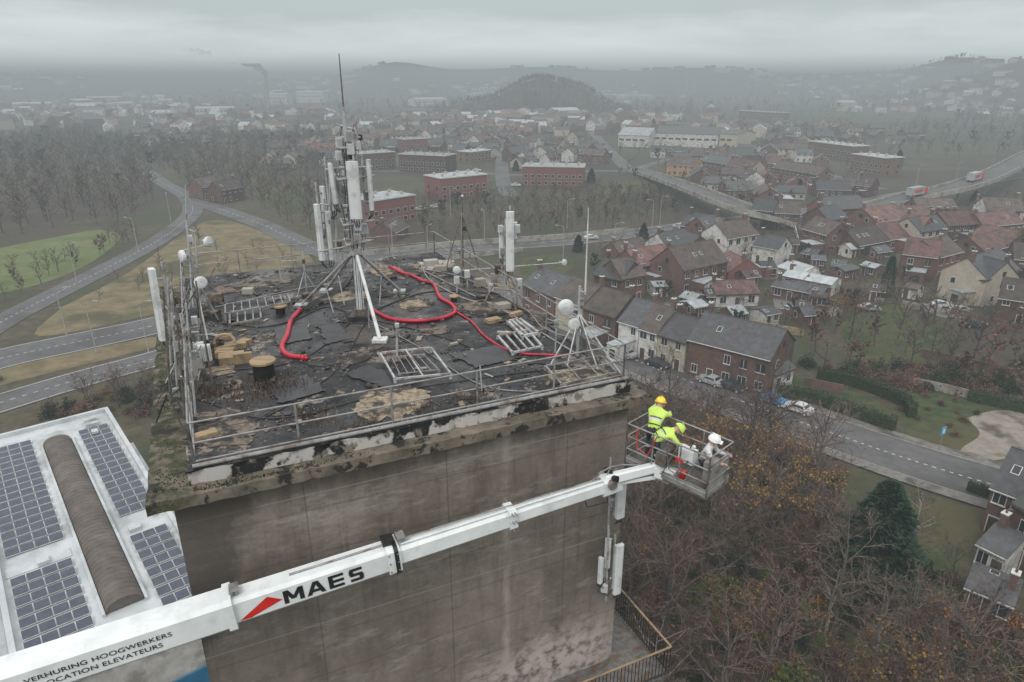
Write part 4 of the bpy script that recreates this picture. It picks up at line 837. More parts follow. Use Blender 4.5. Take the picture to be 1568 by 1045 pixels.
# ---------------------------------------------------------------- antennas
def panel(b,p,h,w=.3,d=.14,az=0,tilt=0,mi=0,pole=True):
    Mx=Matrix.Rotation(az,3,'Z')@Matrix.Rotation(tilt,3,'X'); p=Vector(p)
    prof=[(-w/2,d/2),(-w/2,-d/4),(-w/2+w*.2,-d/2),(w/2-w*.2,-d/2),(w/2,-d/4),(w/2,d/2)]; n=6
    vs=[p+Mx@Vector((x,y,z)) for z in (0,h) for x,y in prof]
    b.add(vs,[(i,(i+1)%n,n+(i+1)%n,n+i) for i in range(n)]+[tuple(range(n)),tuple(range(2*n-1,n-1,-1))],mi)
    for z in (.15,.85):
        b.cyl(p+Mx@Vector((0,d/2,h*z)),p+Mx@Vector((0,d/2+.18,h*z)),.03,n=6,mi=1)
    if pole: b.cyl(p+Mx@Vector((0,d/2+.2,-.1)),p+Mx@Vector((0,d/2+.2,h+.15)),.035,n=8,mi=1)
    for x in (-.08,0,.08): b.tube([p+Mx@Vector((x,0,0)),p+Mx@Vector((x,.02,-.15)),p+Mx@Vector((x*.5,.15,-.3))],.012,5,mi=2)
def rru(b,p,az=0,s=1,mi=0):
    Mx=Matrix.Rotation(az,3,'Z'); p=Vector(p); b.box(p,(.28*s,.14*s,.42*s),mi,az)
    for i in range(5): b.box(p+Mx@Vector(((-.1+.05*i)*s,-.085*s,0)),(.012*s,.05*s,.36*s),mi,az)
    b.cyl(p+Vector((0,0,-.21*s)),p+Vector((0,0,-.4*s)),.012,n=5,mi=2)
def dish(b,p,r_,az,mi=0):
    p=Vector(p); d=Vector((math.sin(az),-math.cos(az),.0)); b.cyl(p,p+d*r_*.45,r_,r_,18,mi)
    a=d.orthogonal().normalized(); c=d.cross(a); vs=[]; n=18
    for i in range(5):
        rr2=r_*math.cos(i/4*math.pi/2*.98); zz=r_*.45+r_*.28*math.sin(i/4*math.pi/2)
        vs+=[p+d*zz+a*math.cos(6.283*j/n)*rr2+c*math.sin(6.283*j/n)*rr2 for j in range(n)]
    b.add(vs,[(i*n+j,i*n+(j+1)%n,(i+1)*n+(j+1)%n,(i+1)*n+j) for i in range(4) for j in range(n)]+[tuple(range(4*n,5*n))],mi)
    b.cyl(p-d*.02,p-d*.22,r_*.35,r_*.3,10,1)
AM=['white','maststeel','cable','darksteel']
b=MB(); base=K(553,487); y0=base.y; r=random.Random(4)
def Q(u,v,dy=0): return Y(u,v,y0+dy)
b.box(base+Vector((0,0,.08)),(.7,.7,.14),2); b.cyl(base,zoff(base,.35),.24,.2,14,3); 
xm=base.x; b.cyl(zoff(base,.2),Vector((xm,y0,Q(545,385).z)),.14,.12,14,0); zt=Q(545,385).z; z2=Q(541,190).z; ztop=Q(531,82).z
b.cyl((xm,y0,zt),(xm,y0,z2),.085,.07,12,1); b.cyl((xm,y0,z2),(xm,y0,z2+.5),.06,.035,10,1); b.cyl((xm,y0,z2+.4),(xm,y0,ztop),.03,.015,8,3)
for u,v in [(582,523),(500,447),(462,470),(612,448)]:
    f=K(u,v); tp=Vector((xm,y0,zt+.05)); b.cyl(zoff(f,.1),tp,.06 if u!=462 else .04,.05,10,0 if u==582 else 1); b.box(zoff(f,.06),(.45,.35,.1),0 if u==582 else 1); b.cyl(f.lerp(base,.55),f.lerp(tp,.45),.025,n=6,mi=1)
b.cyl((xm,y0,zt-.1),(xm,y0,zt+.12),.2,n=14,mi=1)
for k,(z,ll) in enumerate([(zt+.35,.6),(zt+1.0,.7),(Q(540,270).z,.8),(Q(540,225).z,.45)]):
    for j in range(3):
        a=2.1*j+.3; b.cyl((xm,y0,z),(xm+math.cos(a)*ll,y0+math.sin(a)*ll,z),.03,n=6,mi=1)
        a2=2.1*(j+1)+.3; b.cyl((xm+math.cos(a)*ll,y0+math.sin(a)*ll,z),(xm+math.cos(a2)*ll,y0+math.sin(a2)*ll,z),.022,n=6,mi=1)
panel(b,Q(546,335,-.45),1.78,.36,.16,0,.02); panel(b,Q(514,312,-.3),1.25,.15,.1,-.4,.08); panel(b,Q(512,322,-.1),1.5,.12,.1,.9,0,1)
panel(b,Q(493,398,.1),1.85,.24,.14,-.9,0); panel(b,Q(508,398,.25),1.4,.14,.1,.6,0); panel(b,Q(570,322,0),1.6,.15,.1,1.2,0); panel(b,Q(500,350,.5),1.4,.2,.1,2.5,0)
for (u,v,dy,s,mi,a) in [(519,218,-.1,.8,0,.2),(519,238,-.1,.8,0,.2),(535,208,-.2,.9,1,0),(537,228,-.2,.9,0,0),(548,222,0,.7,0,.5),(548,345,-.2,.9,0,.1),(547,365,-.2,.9,1,.1),(558,350,.1,.9,0,.6),(532,358,0,.8,1,-.5),(524,262,.1,.8,0,-.5),(528,290,.2,.8,1,-.4),(558,262,.2,.7,0,.7),(530,320,.1,.8,0,-.4),(562,300,.2,.8,1,.8),(520,375,.1,.7,3,.1),(503,330,0,.8,0,.2),(536,243,.2,.7,3,0),(556,375,0,.6,1,.2),(543,200,.1,.5,0,.1),(552,210,.1,.5,3,.4),(538,250,-.25,.6,1,.1)]: rru(b,Q(u,v,dy),a,s*.85,mi)
for i in range(14):
    a=r.uniform(0,6.28); z=r.uniform(zt,z2-.3); z1=z+r.uniform(.3,1.3); d0,d1=r.uniform(.1,.35),r.uniform(.1,.4); b.tube([(xm+math.cos(a)*d0,y0+math.sin(a)*d0,z),(xm+math.cos(a)*d1,y0+math.sin(a)*d1,(z+z1)/2),(xm+math.cos(a+.4)*d0,y0+math.sin(a+.4)*d0,min(z1,z2))],.012,5,2)
for i in range(5): b.cyl((xm+.14*math.cos(i*.5+3.6),y0+.14*math.sin(i*.5+3.6),base.z+.3),(xm+.1*math.cos(i*.5+3.6),y0+.1*math.sin(i*.5+3.6),z2-.5),.011,n=5,mi=1 if i%2 else 2)
for u,v0,v1,dy in [(505,335,250,-.2),(566,340,250,.2),(515,400,205,.1),(545,240,180,0),(527,250,195,.1)]: b.cyl(Q(u,v0,dy),Q(u,v1,dy),.03,n=6,mi=1)
for u0,v0,u1,v1 in [(490,312,545,318),(488,385,545,375),(503,258,570,255),(512,210,552,210),(512,240,552,236),(515,190,550,200)]: b.cyl(Q(u0,v0),Q(u1,v1),.025,n=6,mi=1)
b.obj('antenna_mast',AM)
b=MB(); base=K(772,452); y0=base.y; b.cyl(base,Y(775,335,y0),.06,.05,10,1)
for u,v in [(742,462),(800,462),(775,435),(790,475)]: b.cyl(K(u,v,.05),Vector((base.x,y0,Y(773,405,y0).z)),.03,n=6,mi=3)
panel(b,Y(781,415,y0-.25),2.2,.3,.16,0,0); panel(b,Y(768,395,y0+.2),1.2,.2,.14,-.8,0); panel(b,Y(788,365,y0+.2),.6,.22,.14,.7,0)
for u,v,s,mi in [(762,412,.8,3),(757,425,.8,1),(792,350,.7,0),(770,385,.7,1),(766,350,.6,0),(795,432,.7,0),(752,440,.7,0)]: rru(b,Y(u,v,y0),.2,s,mi)
b.cyl(Y(750,420,y0),Y(800,428,y0),.025,n=6,mi=1); b.cyl(Y(755,440,y0),Y(795,445,y0),.025,n=6,mi=1)
b.obj('antenna_mast',AM)
b=MB(); base=K(709,408); y0=base.y; top=Y(708,300,y0); b.cyl(base,top,.035,.02,8,3)
for u,v in [(683,412),(733,408),(706,425)]: b.cyl(K(u,v,.02),Vector((base.x,y0,Y(708,325,y0).z)),.03,n=6,mi=3); b.cyl(K(u,v,.02).lerp(base,.5)+Vector((0,0,.7)),base+Vector((0,0,.7)),.02,n=5,mi=3)
b.sphere(top,.05,0); rru(b,Y(708,330,y0),0,.4,1); rru(b,Y(712,350,y0),0,.5,3); rru(b,Y(705,385,y0),0,.6,1); b.obj('tripod_antenna',AM)
b=MB(); base=K(308,500); y0=base.y
b.cyl(base,Y(286,345,y0),.05,.04,8,1); b.cyl(Y(286,345,y0),Y(284,283,y0),.025,.015,6,1)
for u,v in [(285,505),(335,490),(318,520),(275,480)]: b.cyl(K(u,v,.02),Y(297,420,y0),.028,n=6,mi=1)
dish(b,Y(282,392,y0-.1),.2,-.8); dish(b,Y(318,370,y0+.1),.17,1.1); dish(b,Y(308,432,y0-.2),.2,.2); b.cyl(Y(275,385,y0),Y(325,372,y0),.022,n=6,mi=1); b.cyl(Y(287,350,y0),Y(296,470,y0-.2),.03,n=6,mi=1)
for z in range(6): b.cyl(Y(287+z,350+z*18,y0),Y(299+z,355+z*18,y0),.015,n=5,mi=1)
b.cyl(Y(299,352,y0),Y(306,470,y0),.025,n=6,mi=1)
rru(b,Y(292,365,y0),0,.5,0); rru(b,Y(300,450,y0),.3,.6,1); b.obj('dish_mast',AM)
b=MB(); p0=K(262,560); y0=p0.y
panel(b,Y(249,520,y0),2.05,.3,.16,-.9,-.03); 
poles=[(262,560,256,415),(272,600,262,450),(283,640,270,470),(300,640,285,465),(318,560,300,430),(262,620,250,445),(295,600,276,480),(268,530,262,420),(328,600,310,500)]
for (u0,v0,u1,v1) in poles: q=K(u0,v0); b.cyl(q,Y(u1,v1,q.y),.03,.022,6,r.choice([1,3,3]))
for i in range(46):
    u=r.uniform(252,312); v=r.uniform(450,605); q=K(u,v+45); b.cyl(Y(u,v,q.y),Y(u+r.uniform(-35,30),v+r.uniform(-55,55),q.y+r.uniform(-.6,.6)),r.uniform(.012,.022),n=5,mi=r.choice([1,3,3,2]))
for u,v,s,mi in [(305,535,1.0,0),(314,540,1.1,0),(300,515,.7,1),(288,520,.7,3),(296,545,.7,1),(275,495,.7,3),(272,530,.7,0),(282,570,.6,3),(268,460,.6,3),(298,490,.6,0),(284,478,.5,1),(290,590,.5,1),(270,600,.5,1),(310,570,.6,3)]: q=K(u,v+30); rru(b,Y(u,v,q.y),.3,s,mi)
b.tube(spline([K(270,540,.9),K(262,580,.3),K(275,620,.1),K(300,650,.05),K(340,640,.03)],8),.03,6,2); b.tube(spline([K(285,520,.9),K(270,560,.4),K(265,620,.1),K(290,670,.05)],8),.02,6,2)
b.obj('sector_antenna_frame',AM)
b=MB(); q=K(470,448); b.cyl(q,Y(463,385,q.y),.03,n=6,mi=1); q2=K(430,430); b.cyl(q2,Y(428,395,q2.y),.025,n=6,mi=1); b.cyl(Y(428,400,q2.y),Y(465,398,q.y),.018,n=6,mi=1); rru(b,Y(465,400,q.y),0,.4,3)
for u,v in [(455,455),(485,445)]: b.cyl(K(u,v),Y(466,415,q.y),.02,n=5,mi=1)
b.obj('roof_pole',AM)
b=MB(); base=K(884,545); y0=base.y
b.cyl(base,Y(888,438,y0),.05,.04,8,1); b.cyl(Y(896,450,y0),Y(901,318,y0),.028,.016,8,0); b.cyl(Y(888,445,y0),Y(897,448,y0),.03,n=6,mi=1)
for u,v in [(868,562),(915,565),(900,535),(950,572),(842,560)]: b.cyl(K(u,v,.02),Y(887,480,y0),.024,n=6,mi=1)
for u,v in [(948,570),(960,585),(930,578)]: b.cyl(K(u,v,.02),Y(888,500,y0),.014,n=5,mi=3)
dish(b,Y(866,470,y0),.24,.2); dish(b,Y(878,496,y0-.15),.18,.5); b.cyl(Y(860,472,y0+.15),Y(890,475,y0),.025,n=6,mi=1)
q=K(850,540); b.cyl(q,Y(853,480,q.y),.025,n=6,mi=1); rru(b,Y(890,462,y0),0,.5,1); rru(b,Y(852,495,q.y),0,.5,1)
for u0,v0,u1,v1 in [(838,488,870,500),(905,520,955,560),(870,500,950,555)]: b.cyl(Y(u0,v0,y0),Y(u1,v1,y0+.3),.018,n=5,mi=1)
b.obj('dish_mast',AM)
b=MB(); base=K(700,448); b.cyl(base,zoff(base,1.0),.03,n=6,mi=1); dish(b,zoff(base,.9),.15,.4); q=K(716,446); b.cyl(q,zoff(q,.8),.03,n=6,mi=1); rru(b,zoff(q,.7),0,.7,0); rru(b,zoff(base,.5),.3,.7,0)
q=K(862,425); dish(b,Y(863,402,T(W-.6,13).y),.15,.9); q=T(W-.6,13,.36); b.cyl(q,Y(863,402,q.y),.025,n=6,mi=1); b.obj('small_dish_mast',AM)
b=MB(); p=K(738,600); b.cyl(p,Y(735,560,p.y),.02,n=6,mi=1); p=K(608,548); b.cyl(p,Y(608,498,p.y),.035,n=8,mi=1); b.box(Y(608,498,p.y),(.12,.12,.12),1); b.obj('roof_pole',AM)
b=MB()
def FP(u,v,yy=None): return Y(u,v,(T(W-.7,.1)).y if yy is None else yy)
panel(b,FP(944,908,16.4),1.75,.26,.14,.4,0); panel(b,FP(929,868,16.5),1.0,.18,.12,-.2,0); panel(b,FP(918,892,16.3),.9,.14,.12,-.7,0); panel(b,FP(949,792,16.2),1.3,.28,.14,.5,0)
for v in (825,885,745,780): b.cyl(FP(935,v,16.4),FP(938,v,16.95),.03,n=6,mi=1)
rru(b,FP(925,900,16.4),0,.7,0); rru(b,FP(938,770,16.4),0,.6,1); b.cyl(FP(935,700,16.4),FP(928,920,16.4),.03,n=6,mi=1)
b.tube([FP(925,890,16.4),FP(915,905,16.3),FP(930,912,16.3),FP(940,900,16.4)],.02,6,2); b.obj('wall_antenna_bracket',AM)

# ---------------------------------------------------------------- boom lift
B0=Vector((-9.75,9.8,34.3)); T0=Vector((2.65,15.2,35.25)); dv=T0-B0
def bp(s): return B0+dv*s
u_=dv.normalized(); sd_=u_.cross(Vector((0,0,1))).normalized(); up_=sd_.cross(u_); lift=empty('boom_lift',(0,0,0))
b=MB()
b.prism(bp(-1),bp(.305),.66,.74,.64,.72,0,.12); b.prism(bp(.30),bp(.312),.74,.82,.74,.82,0,.12); b.prism(bp(.312),bp(.56),.54,.62,.52,.6,0,.12); b.prism(bp(.553),bp(.575),.64,.74,.62,.7,0,.12); b.prism(bp(.565),bp(.572),.66,.76,.66,.76,1,.12)
b.prism(bp(.575),bp(.785),.42,.47,.40,.45,0,.14); b.prism(bp(.775),bp(.79),.5,.56,.5,.54,0,.14); b.prism(bp(.79),bp(.985),.32,.36,.31,.35,0,.14)
for s in (.315,.32,.58,.585): b.box(bp(s)+up_*.42,(.12,.3,.08),2,math.atan2(u_.y,u_.x))
b.box(bp(.56)+up_*.42,(.25,.3,.12),1,math.atan2(u_.y,u_.x))
b.cyl(bp(.4)+up_*.33,bp(.55)+up_*.33,.025,n=6,mi=2); 
for s in (.302,.31,.556,.57,.78,.786): 
    for k in (-.22,0,.22): b.cyl(bp(s)+up_*k-sd_*.34,bp(s)+up_*k+sd_*.34,.02,n=6,mi=2)
b.tube([bp(.58)+up_*.28+sd_*.1,bp(.68)+up_*.27+sd_*.1,bp(.79)+up_*.27+sd_*.1,bp(.97)+up_*.24+sd_*.1],.025,6,0)
b.tube([bp(.58)+up_*.3-sd_*.05,bp(.7)+up_*.29-sd_*.05,bp(.8)+up_*.29,bp(.97)+up_*.25],.018,6,2)
H0=bp(.985); b.prism(bp(.97),bp(1.01),.42,.5,.4,.46,0,.14); b.cyl(H0-sd_*.3+up_*.12,H0+sd_*.3+up_*.12,.12,n=14,mi=2)
K1=H0+up_*.25+u_*.12; b.cyl(K1-sd_*.26,K1+sd_*.26,.1,n=12,mi=1)
BK=Vector((3.75,14.85,35.95)); b.prism(H0+up_*.15,BK,.22,.28,.2,.24,0,.14); b.prism(H0-up_*.02+u_*.1,BK-Vector((0,0,.3)),.1,.1,.1,.1,0,.14)
b.cyl(BK-Vector((0,0,.35)),BK+Vector((0,0,.3)),.1,n=12,mi=0); b.box(BK+Vector((.1,-.1,-.15)),(.5,.3,.25),0,-.6)
b.cyl(H0-up_*.2,H0+up_*.35+u_*.25,.05,n=8,mi=2); b.tube([H0+up_*.3,H0+up_*.5+u_*.1,H0+up_*.45+u_*.45,BK],.02,6,2); b.tube([bp(.95)+up_*.25,H0+up_*.45-u_*.1,H0+up_*.5+u_*.1],.02,6,2)
b.tube([H0+up_*.1-sd_*.2,H0-up_*.4-sd_*.3,H0-up_*.45+u_*.2,H0+u_*.35],.015,6,1); b.tube([bp(.93),bp(.94)-up_*.5,H0-up_*.55,H0-up_*.1],.015,6,1)
b.obj('telescopic_boom',['boomwhite','black','steel'],parent=lift)
b=MB(); E=bp(-1); G0=Vector((-27,4,1.8)); b.prism(E,G0,.8,.9,.9,1.1,0,.12); b.cyl(E-sd_*.6,E+sd_*.6,.5,n=14,mi=0); b.cyl((-27,4,.9),(-27,4,2.2),1,n=16,mi=1); b.box((-27,1,1.1),(2.5,9,.6),1); b.box((-27,6.3,1.9),(2.4,2.2,2),0)
for y in (-2.5,-1,5.8):
    for sg in (-1,1): b.cyl((-27+sg*.9,y,.5),(-27+sg*1.3,y,.5),.5,n=14,mi=1)
b.obj('carrier_truck',['boomwhite','black'],parent=lift)
nface=sd_ if sd_.y<0 else -sd_
Rm=Matrix((u_,up_,nface)).transposed().to_4x4()
def text(s,body,size,wd,m_,bold=0,sx_=1,dz=0,sp=1.05):
    cu=D.curves.new('lettering','FONT'); cu.body=body; cu.size=size; cu.align_x='CENTER'; cu.align_y='CENTER'; cu.offset=bold; cu.extrude=.002; cu.space_character=sp
    o=D.objects.new('lettering',cu); C.collection.objects.link(o); cu.materials.append(M[m_])
    mw=Matrix.Translation(bp(s)+nface*(wd/2+.006)+up_*dz)@Rm@Matrix.Diagonal((sx_,1,1,1)); o.parent=lift; o.matrix_basis=mw
text(.13,'VERHURING HOOGWERKERS',.155,.66,'black',.0,1.2,.07); text(.13,'LOCATION ELEVATEURS',.155,.66,'black',.0,1.2,-.12)
# bold painted letters built from strokes
b=MB(); cnt=[0]
def stroke(o,x0,z0,x1,z1,w,horiz=False):
    cnt[0]+=1; n_=nface*(.275+.0006*cnt[0])
    if horiz: q=[(x0,z0-w/2),(x1,z1-w/2),(x1,z1+w/2),(x0,z0+w/2)]
    else: q=[(x0-w/2,z0),(x0+w/2,z0),(x1+w/2,z1),(x1-w/2,z1)]
    b.add([o+u_*x+up_*z+n_ for x,z in q],[(0,1,2,3)])
lh=.34; lw=.36; st=.095; X=bp(.385)-up_*.17
stroke(X,.045,0,.045,lh,st); stroke(X,lw+.01,0,lw+.01,lh,st); stroke(X,.2,.08,.06,lh,st); stroke(X,.2,.08,lw,lh,st)
X=X+u_*(lw+.13); stroke(X,.03,0,.18,lh,st); stroke(X,.34,0,.2,lh,st); stroke(X,.08,.1,.3,.1,.07,True)
X=X+u_*(lw+.12); stroke(X,.03,0,.03,lh,st)
for z in (.035,.17,.305): stroke(X,.03,z,.31,z,.07,True)
X=X+u_*(lw+.07)
for z in (.035,.17,.305): stroke(X,.02,z,.29,z,.07,True)
stroke(X,.045,.17,.045,.305,.09); stroke(X,.265,.035,.265,.17,.09)
b.obj('bold_lettering',['black'],parent=lift)
b=MB(); o0=bp(.325)+nface*.277; b.add([o0-up_*.22-u_*.12,o0-up_*.22+u_*.12,bp(.383)+nface*.277-up_*.02,bp(.362)+nface*.277+up_*.17],[(0,1,2,3)]); b.obj('red_stripe',['red'],parent=lift)
BA=Vector((2.95,15.45,35.72)); bx=Vector((.7,-.714,0)).normalized(); by=Vector((.714,.7,0)).normalized(); BL,BWd=2.35,1.05
bm=empty('work_platform',BA,math.atan2(bx.y,bx.x))
b=MB(); b.box((BL/2,BWd/2,-.03),(BL,BWd,.06),0)
b.box((BL/2,BWd/2,-.12),(BL*.8,.12,.14),1); b.box((BL*.4,BWd/2,-.2),(.4,.5,.2),2)
railing(b,[(0,0,0),(BL,0,0),(BL,BWd,0),(0,BWd,0),(0,0,0)],1.1,[.12,.4,.75,1.1],.8,.02,1,.022)
b.box((BL/2,-.0,.1),(BL,.015,.2),1); b.box((BL/2,BWd,.1),(BL,.015,.2),1); b.box((BL,BWd/2,.1),(.015,BWd,.2),1)
b.box((BL-.65,.12,.85),(.4,.22,.35),2); b.box((BL-.8,.0,.7),(.2,.02,.14),3); b.cyl((BL-.6,.12,1.02),(BL-.6,.12,1.12),.02,n=6,mi=0)
b.box((BL-.1,.3,.62),(.22,.4,.5),1); b.box((1.1,-.06,.55),(.3,.1,.35),0); b.box((1.5,.3,.15),(.18,.16,.2),3); b.box((.6,.8,.2),(.5,.3,.3),0); b.box((BL-.03,.5,.5),(.03,.9,.65),1)
b.tube([(1.2,-.05,.9),(1.35,-.1,.4),(1.6,-.08,.3),(1.8,-.03,.8)],.015,5,0); b.tube([(.3,-.05,1.1),(.4,-.1,.6),(.7,-.08,.5),(.9,-.03,1.1)],.012,5,3)
for x in (.5,1.1,1.7): b.cyl((x,0,.1),(x+.4,0,1.1),.012,n=5,mi=1)
for x in (BL-.05,BL-.45): b.sphere((x,0,1.2),.05,2,8,6)
b.obj('basket_cage',['darksteel','steel','white','red'],parent=bm)

# ---------------------------------------------------------------- people
def person(name,base,rz,J,helmet='yellow',jacket='hivis',trous='hivis',sc=1.0):
    names=list(J.keys()); idx={k:i for i,k in enumerate(names)}
    E=[('pelvis','waist'),('waist','chest'),('chest','neck'),('neck','head'),('head','crown')]
    for s in 'LR': E+=[('chest','sh'+s),('sh'+s,'el'+s),('el'+s,'wr'+s),('wr'+s,'pa'+s),('pelvis','hip'+s),('hip'+s,'kn'+s),('kn'+s,'an'+s),('an'+s,'toe'+s)]
    rad={'pelvis':.15,'waist':.14,'chest':.165,'neck':.065,'head':.1,'crown':.085}
    for s in 'LR': rad.update({'sh'+s:.085,'el'+s:.06,'wr'+s:.04,'pa'+s:.042,'hip'+s:.105,'kn'+s:.075,'an'+s:.055,'toe'+s:.045})
    me=D.meshes.new(name+'_skel'); me.from_pydata([Vector(J[k])*sc for k in names],[(idx[a],idx[c]) for a,c in E],[])
    ob=D.objects.new('skel',me); C.collection.objects.link(ob); mod=ob.modifiers.new('s','SKIN'); 
    for k in names: me.skin_vertices[0].data[idx[k]].radius=(rad[k]*sc,rad[k]*sc)
    me.skin_vertices[0].data[idx['pelvis']].use_root=True
    ss=ob.modifiers.new('d','SUBSURF'); ss.levels=2; ss.render_levels=2
    C.view_layer.update(); dg=C.evaluated_depsgraph_get(); m2=D.meshes.new_from_object(ob.evaluated_get(dg)); D.objects.remove(ob)
    m2.name=name; m2.materials.clear()
    for k in (jacket,trous,'skin','boot','reflect',helmet,'navy'): m2.materials.append(M[k])
    for p in m2.polygons:
        c=p.center; best=None
        for a,e in E:
            A_=Vector(J[a])*sc;B_=Vector(J[e])*sc; d=B_-A_; t=max(0,min(1,(c-A_).dot(d)/d.length_squared)); dist=(c-(A_+d*t)).length
            if best is None or dist<best[0]: best=(dist,a,e,t)
        _,a,e,t=best; mi=0
        if e in('head','crown') : mi=2
        elif a.startswith('wr'): mi=2
        elif a.startswith('el') : mi=4 if .35<t<.55 else 0
        elif a.startswith('hip') : mi=1
        elif a.startswith('kn'): mi=4 if .3<t<.5 else 1
        elif a.startswith('an'): mi=3
        elif (a,e)==('pelvis','waist'): mi=0 if t>.4 else 1
        elif (a,e)==('waist','chest') and .35<t<.6: mi=4
        elif a=='pelvis': mi=1
        p.material_index=mi; p.use_smooth=True
    root=empty(name,base,rz); o=inst('body',m2,(0,0,0),0,root)
    hd=Vector(J['head'])*sc; cr=Vector(J['crown'])*sc; ax=(cr-hd).normalized(); hc=hd+ax*.045
    q=Vector((0,0,1)).rotation_difference(ax).to_matrix()
    bb_=MB(); bb_.sphere((0,0,.0),.15,0,16,8,(.9,1.05,.95),z0=0); bb_.cyl((0,0,-.01),(0,0,.012),.155,.155,16,0); bb_.box((0,-.15,.0),(.16,.1,.015),0); bb_.box((0,0,.145),(.03,.2,.02),0)
    bb_.box((0,-.112,-.09),(.025,.035,.045),1); 
    for s in (-1,1): bb_.box((s*.105,0,-.08),(.02,.04,.06),1); bb_.box((s*.035,-.1,-.06),(.025,.012,.012),2)
    bb_.box((0,-.1,-.135),(.05,.012,.01),2)
    bb_.v=[tuple(hc+q@Vector(p)) for p in bb_.v]; bb_.obj('helmet',[helmet,'skin','black'],parent=root,smooth=False)
    for s in 'LR':
        hb=MB(); w_=Vector(J['wr'+s])*sc; pa=Vector(J['pa'+s])*sc; d=(pa-w_).normalized(); sd2=d.cross(Vector((0,0,1))); sd2=sd2.normalized() if sd2.length>.1 else Vector((1,0,0)); nn=sd2.cross(d)
        for k,l in enumerate((.07,.08,.075,.06)):
            o_=pa+sd2*((k-1.5)*.021); hb.tube([o_,o_+d*l*.5,o_+d*l*.8-nn*l*.35,o_+d*l*.75-nn*l*.7],.009,6,0)
        o_=w_.lerp(pa,.5)-sd2*.035; hb.tube([o_,o_-sd2*.03+d*.02,o_-sd2*.03+d*.055-nn*.02],.011,6,0)
        hb.obj('hand_'+s,['skin'],parent=root,smooth=True)
    hb=MB(); w0=Vector(J['waist'])*sc; c0=Vector(J['chest'])*sc; ax2=(c0-w0).normalized()
    rot=Vector((0,0,1)).rotation_difference(ax2).to_matrix(); 
    for zz,rr2 in ((-.02,.152),(.17,.17)): hb.tube([w0+rot@Vector((math.cos(i*math.pi/8)*rr2,math.sin(i*math.pi/8)*rr2,zz)) for i in range(17)],.014,5,0)
    hb.obj('harness',['black'],parent=root)
    return root
P1=dict(pelvis=(0,.12,.85),waist=(0,.05,.98),chest=(0,-.12,1.2),neck=(0,-.24,1.34),head=(0,-.31,1.42),crown=(0,-.35,1.53),
 shL=(.19,-.16,1.24),elL=(.27,-.38,1.14),wrL=(.2,-.6,1.2),paL=(.18,-.68,1.22),shR=(-.19,-.16,1.24),elR=(-.28,-.35,1.12),wrR=(-.2,-.56,1.08),paR=(-.18,-.64,1.08),
 hipL=(.1,.12,.8),knL=(.13,-.06,.45),anL=(.14,.08,.08),toeL=(.15,-.1,.04),hipR=(-.1,.12,.8),knR=(-.13,.02,.44),anR=(-.15,.14,.08),toeR=(-.16,-.04,.04))
P2=dict(pelvis=(0,.22,.78),waist=(0,.1,.92),chest=(0,-.15,1.02),neck=(0,-.3,1.06),head=(0,-.4,1.07),crown=(0,-.5,1.12),
 shL=(.19,-.18,1.02),elL=(.27,-.28,.78),wrL=(.2,-.48,.66),paL=(.18,-.55,.62),shR=(-.19,-.18,1.02),elR=(-.28,-.32,.8),wrR=(-.2,-.52,.72),paR=(-.17,-.6,.7),
 hipL=(.1,.22,.74),knL=(.14,-.02,.42),anL=(.14,.14,.08),toeL=(.15,-.04,.04),hipR=(-.1,.22,.74),knR=(-.14,-.02,.42),anR=(-.15,.16,.08),toeR=(-.16,-.02,.04))
P3=dict(pelvis=(0,.1,.55),waist=(0,.08,.7),chest=(0,-.0,.92),neck=(0,-.06,1.07),head=(0,-.09,1.15),crown=(0,-.12,1.27),
 shL=(.19,-.02,.97),elL=(.26,-.16,.74),wrL=(.18,-.38,.76),paL=(.16,-.46,.78),shR=(-.19,-.02,.97),elR=(-.27,-.14,.74),wrR=(-.2,-.36,.7),paR=(-.18,-.44,.7),
 hipL=(.11,.08,.52),knL=(.17,-.3,.46),anL=(.15,-.08,.08),toeL=(.16,-.26,.04),hipR=(-.11,.08,.52),knR=(-.17,-.28,.44),anR=(-.16,-.02,.08),toeR=(-.17,-.2,.04))
def bpos(x,y): return BA+bx*x+by*y
person('worker',bpos(.35,.7),math.radians(150),P1,'yellow',trous='navy'); person('worker',bpos(.8,.35),math.radians(100),P2,'hivis',trous='navy'); person('worker',bpos(1.95,.65),math.radians(60),P3,'whitep',jacket='reflect',trous='navy')

# ---------------------------------------------------------------- fog, smoke, sky, light
def volmat(name,sig,c):
    fm=D.materials.new(name); fm.use_nodes=True; nt=fm.node_tree; nt.nodes.clear(); out=nd(nt,'ShaderNodeOutputMaterial')
    ab=nd(nt,'ShaderNodeVolumeAbsorption'); ab.inputs['Color'].default_value=(0,0,0,1); ab.inputs['Density'].default_value=sig
    em=nd(nt,'ShaderNodeEmission'); em.inputs['Color'].default_value=(*c,1); em.inputs['Strength'].default_value=sig  # even glow stands in for daylight scattered by fog, smoke and steam
    a=nd(nt,'ShaderNodeAddShader'); nt.links.new(ab.outputs[0],a.inputs[0]); nt.links.new(em.outputs[0],a.inputs[1]); nt.links.new(a.outputs[0],out.inputs['Volume']); return fm
b=MB(); b.box((0,0,30),(13000,13000,100),0); b.obj('fog',[volmat('fog',.00095,(.33,.375,.39))])
r=random.Random(8)
def plume(px,yd,r0,r1,m_):
    pts=spline([Y(u,v,yd) for u,v in px],6); k=len(pts); b=MB()
    ph=[r.uniform(0,6) for _ in range(6)]
    b.tube(pts,1,14,0,radii=lambda i,j:(r0+(r1-r0)*i/k)*(1+.3*math.sin(i*1.1+ph[0]+j*.9)+.2*math.sin(i*2.3+j*1.7+ph[1]))*math.sin(math.pi*.5*min(1,(k-i)/k*2+.05))); b.obj('smoke',[m_],smooth=True)
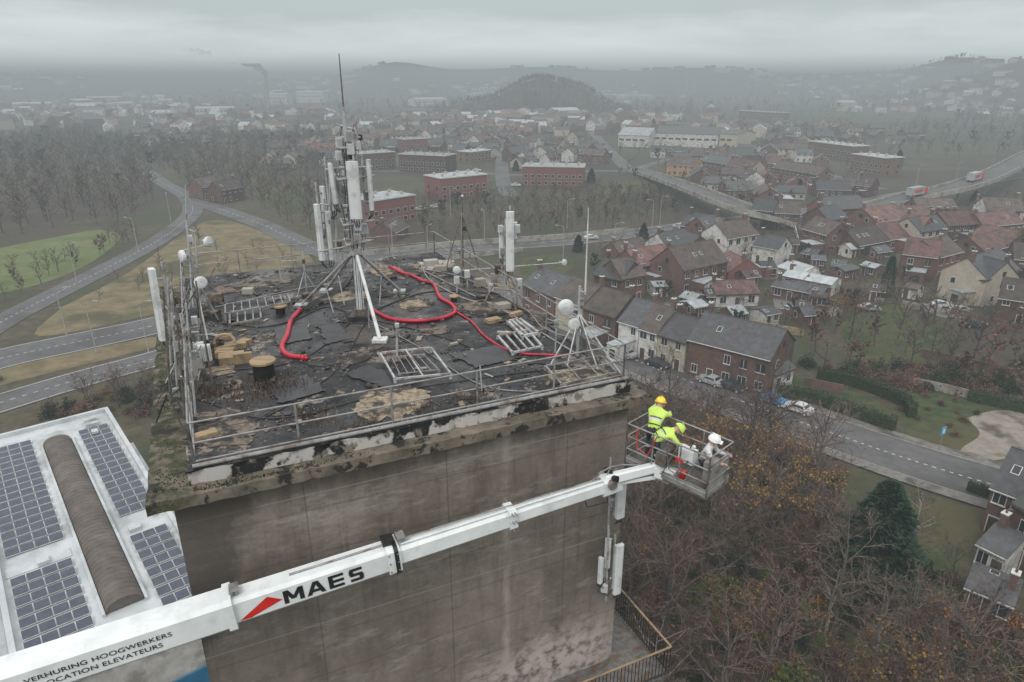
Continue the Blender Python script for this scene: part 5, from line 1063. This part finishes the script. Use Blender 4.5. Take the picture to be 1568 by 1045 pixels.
plume([(411,118),(402,108),(388,98),(366,90),(340,84),(310,78),(280,76)],1750,4,17,volmat('smoke_dark',.025,(.22,.25,.26))); plume([(322,84),(300,82),(284,80),(262,92)],1740,8,14,volmat('smoke_haze',.02,(.24,.27,.28)))
plume([(322,190),(325,182),(330,172),(326,164)],800,3,7,volmat('steam',.05,(.5,.55,.56)))
world=D.worlds.new('World'); scene.world=world; world.use_nodes=True; nt=world.node_tree; bg=nt.nodes['Background']; bg.inputs['Strength'].default_value=.1
sky=nd(nt,'ShaderNodeTexSky',sky_type='NISHITA'); sky.sun_disc=False; sky.sun_elevation=math.radians(48); sky.sun_rotation=math.radians(200); sky.dust_density=5; sky.air_density=1
tc=nd(nt,'ShaderNodeTexCoord').outputs['Generated']; sx=nd(nt,'ShaderNodeSeparateXYZ'); nt.links.new(tc,sx.inputs[0])
nz=noise(nt,tc,2.2,(1,1,6),detail=7,rough=.6); 
zz=math_(nt,'ADD',sx.outputs[2],math_(nt,'MULTIPLY',math_(nt,'SUBTRACT',nz,.5),.12))
rp_=nd(nt,'ShaderNodeValToRGB'); cr_=rp_.color_ramp; cr_.elements[0].position=0; cr_.elements[0].color=(10.5,11.4,11.3,1); cr_.elements[1].position=1; cr_.elements[1].color=(15,15.2,15.4,1)
for p_,c_ in [(.03,(11.6,12.6,12.4,1)),(.055,(9.6,10.5,10.4,1)),(.085,(6.6,7.5,7.5,1)),(.12,(6.4,7.2,7.3,1)),(.18,(8.2,8.9,9.0,1)),(.35,(12.5,13,13.2,1))]:
    e=cr_.elements.new(p_); e.color=c_
nt.links.new(zz,rp_.inputs[0])
hs=nd(nt,'ShaderNodeHueSaturation'); hs.inputs['Saturation'].default_value=.3; nt.links.new(sky.outputs[0],hs.inputs['Color'])
nt.links.new(mixrgb(nt,.85,hs.outputs[0],rp_.outputs[0]),bg.inputs['Color'])
sun=D.lights.new('sun','SUN'); sun.energy=1.2; sun.angle=math.radians(20); sun.color=(1,.96,.9); so=D.objects.new('sun',sun); C.collection.objects.link(so)
so.rotation_euler=(math.radians(42),0,math.radians(-20))
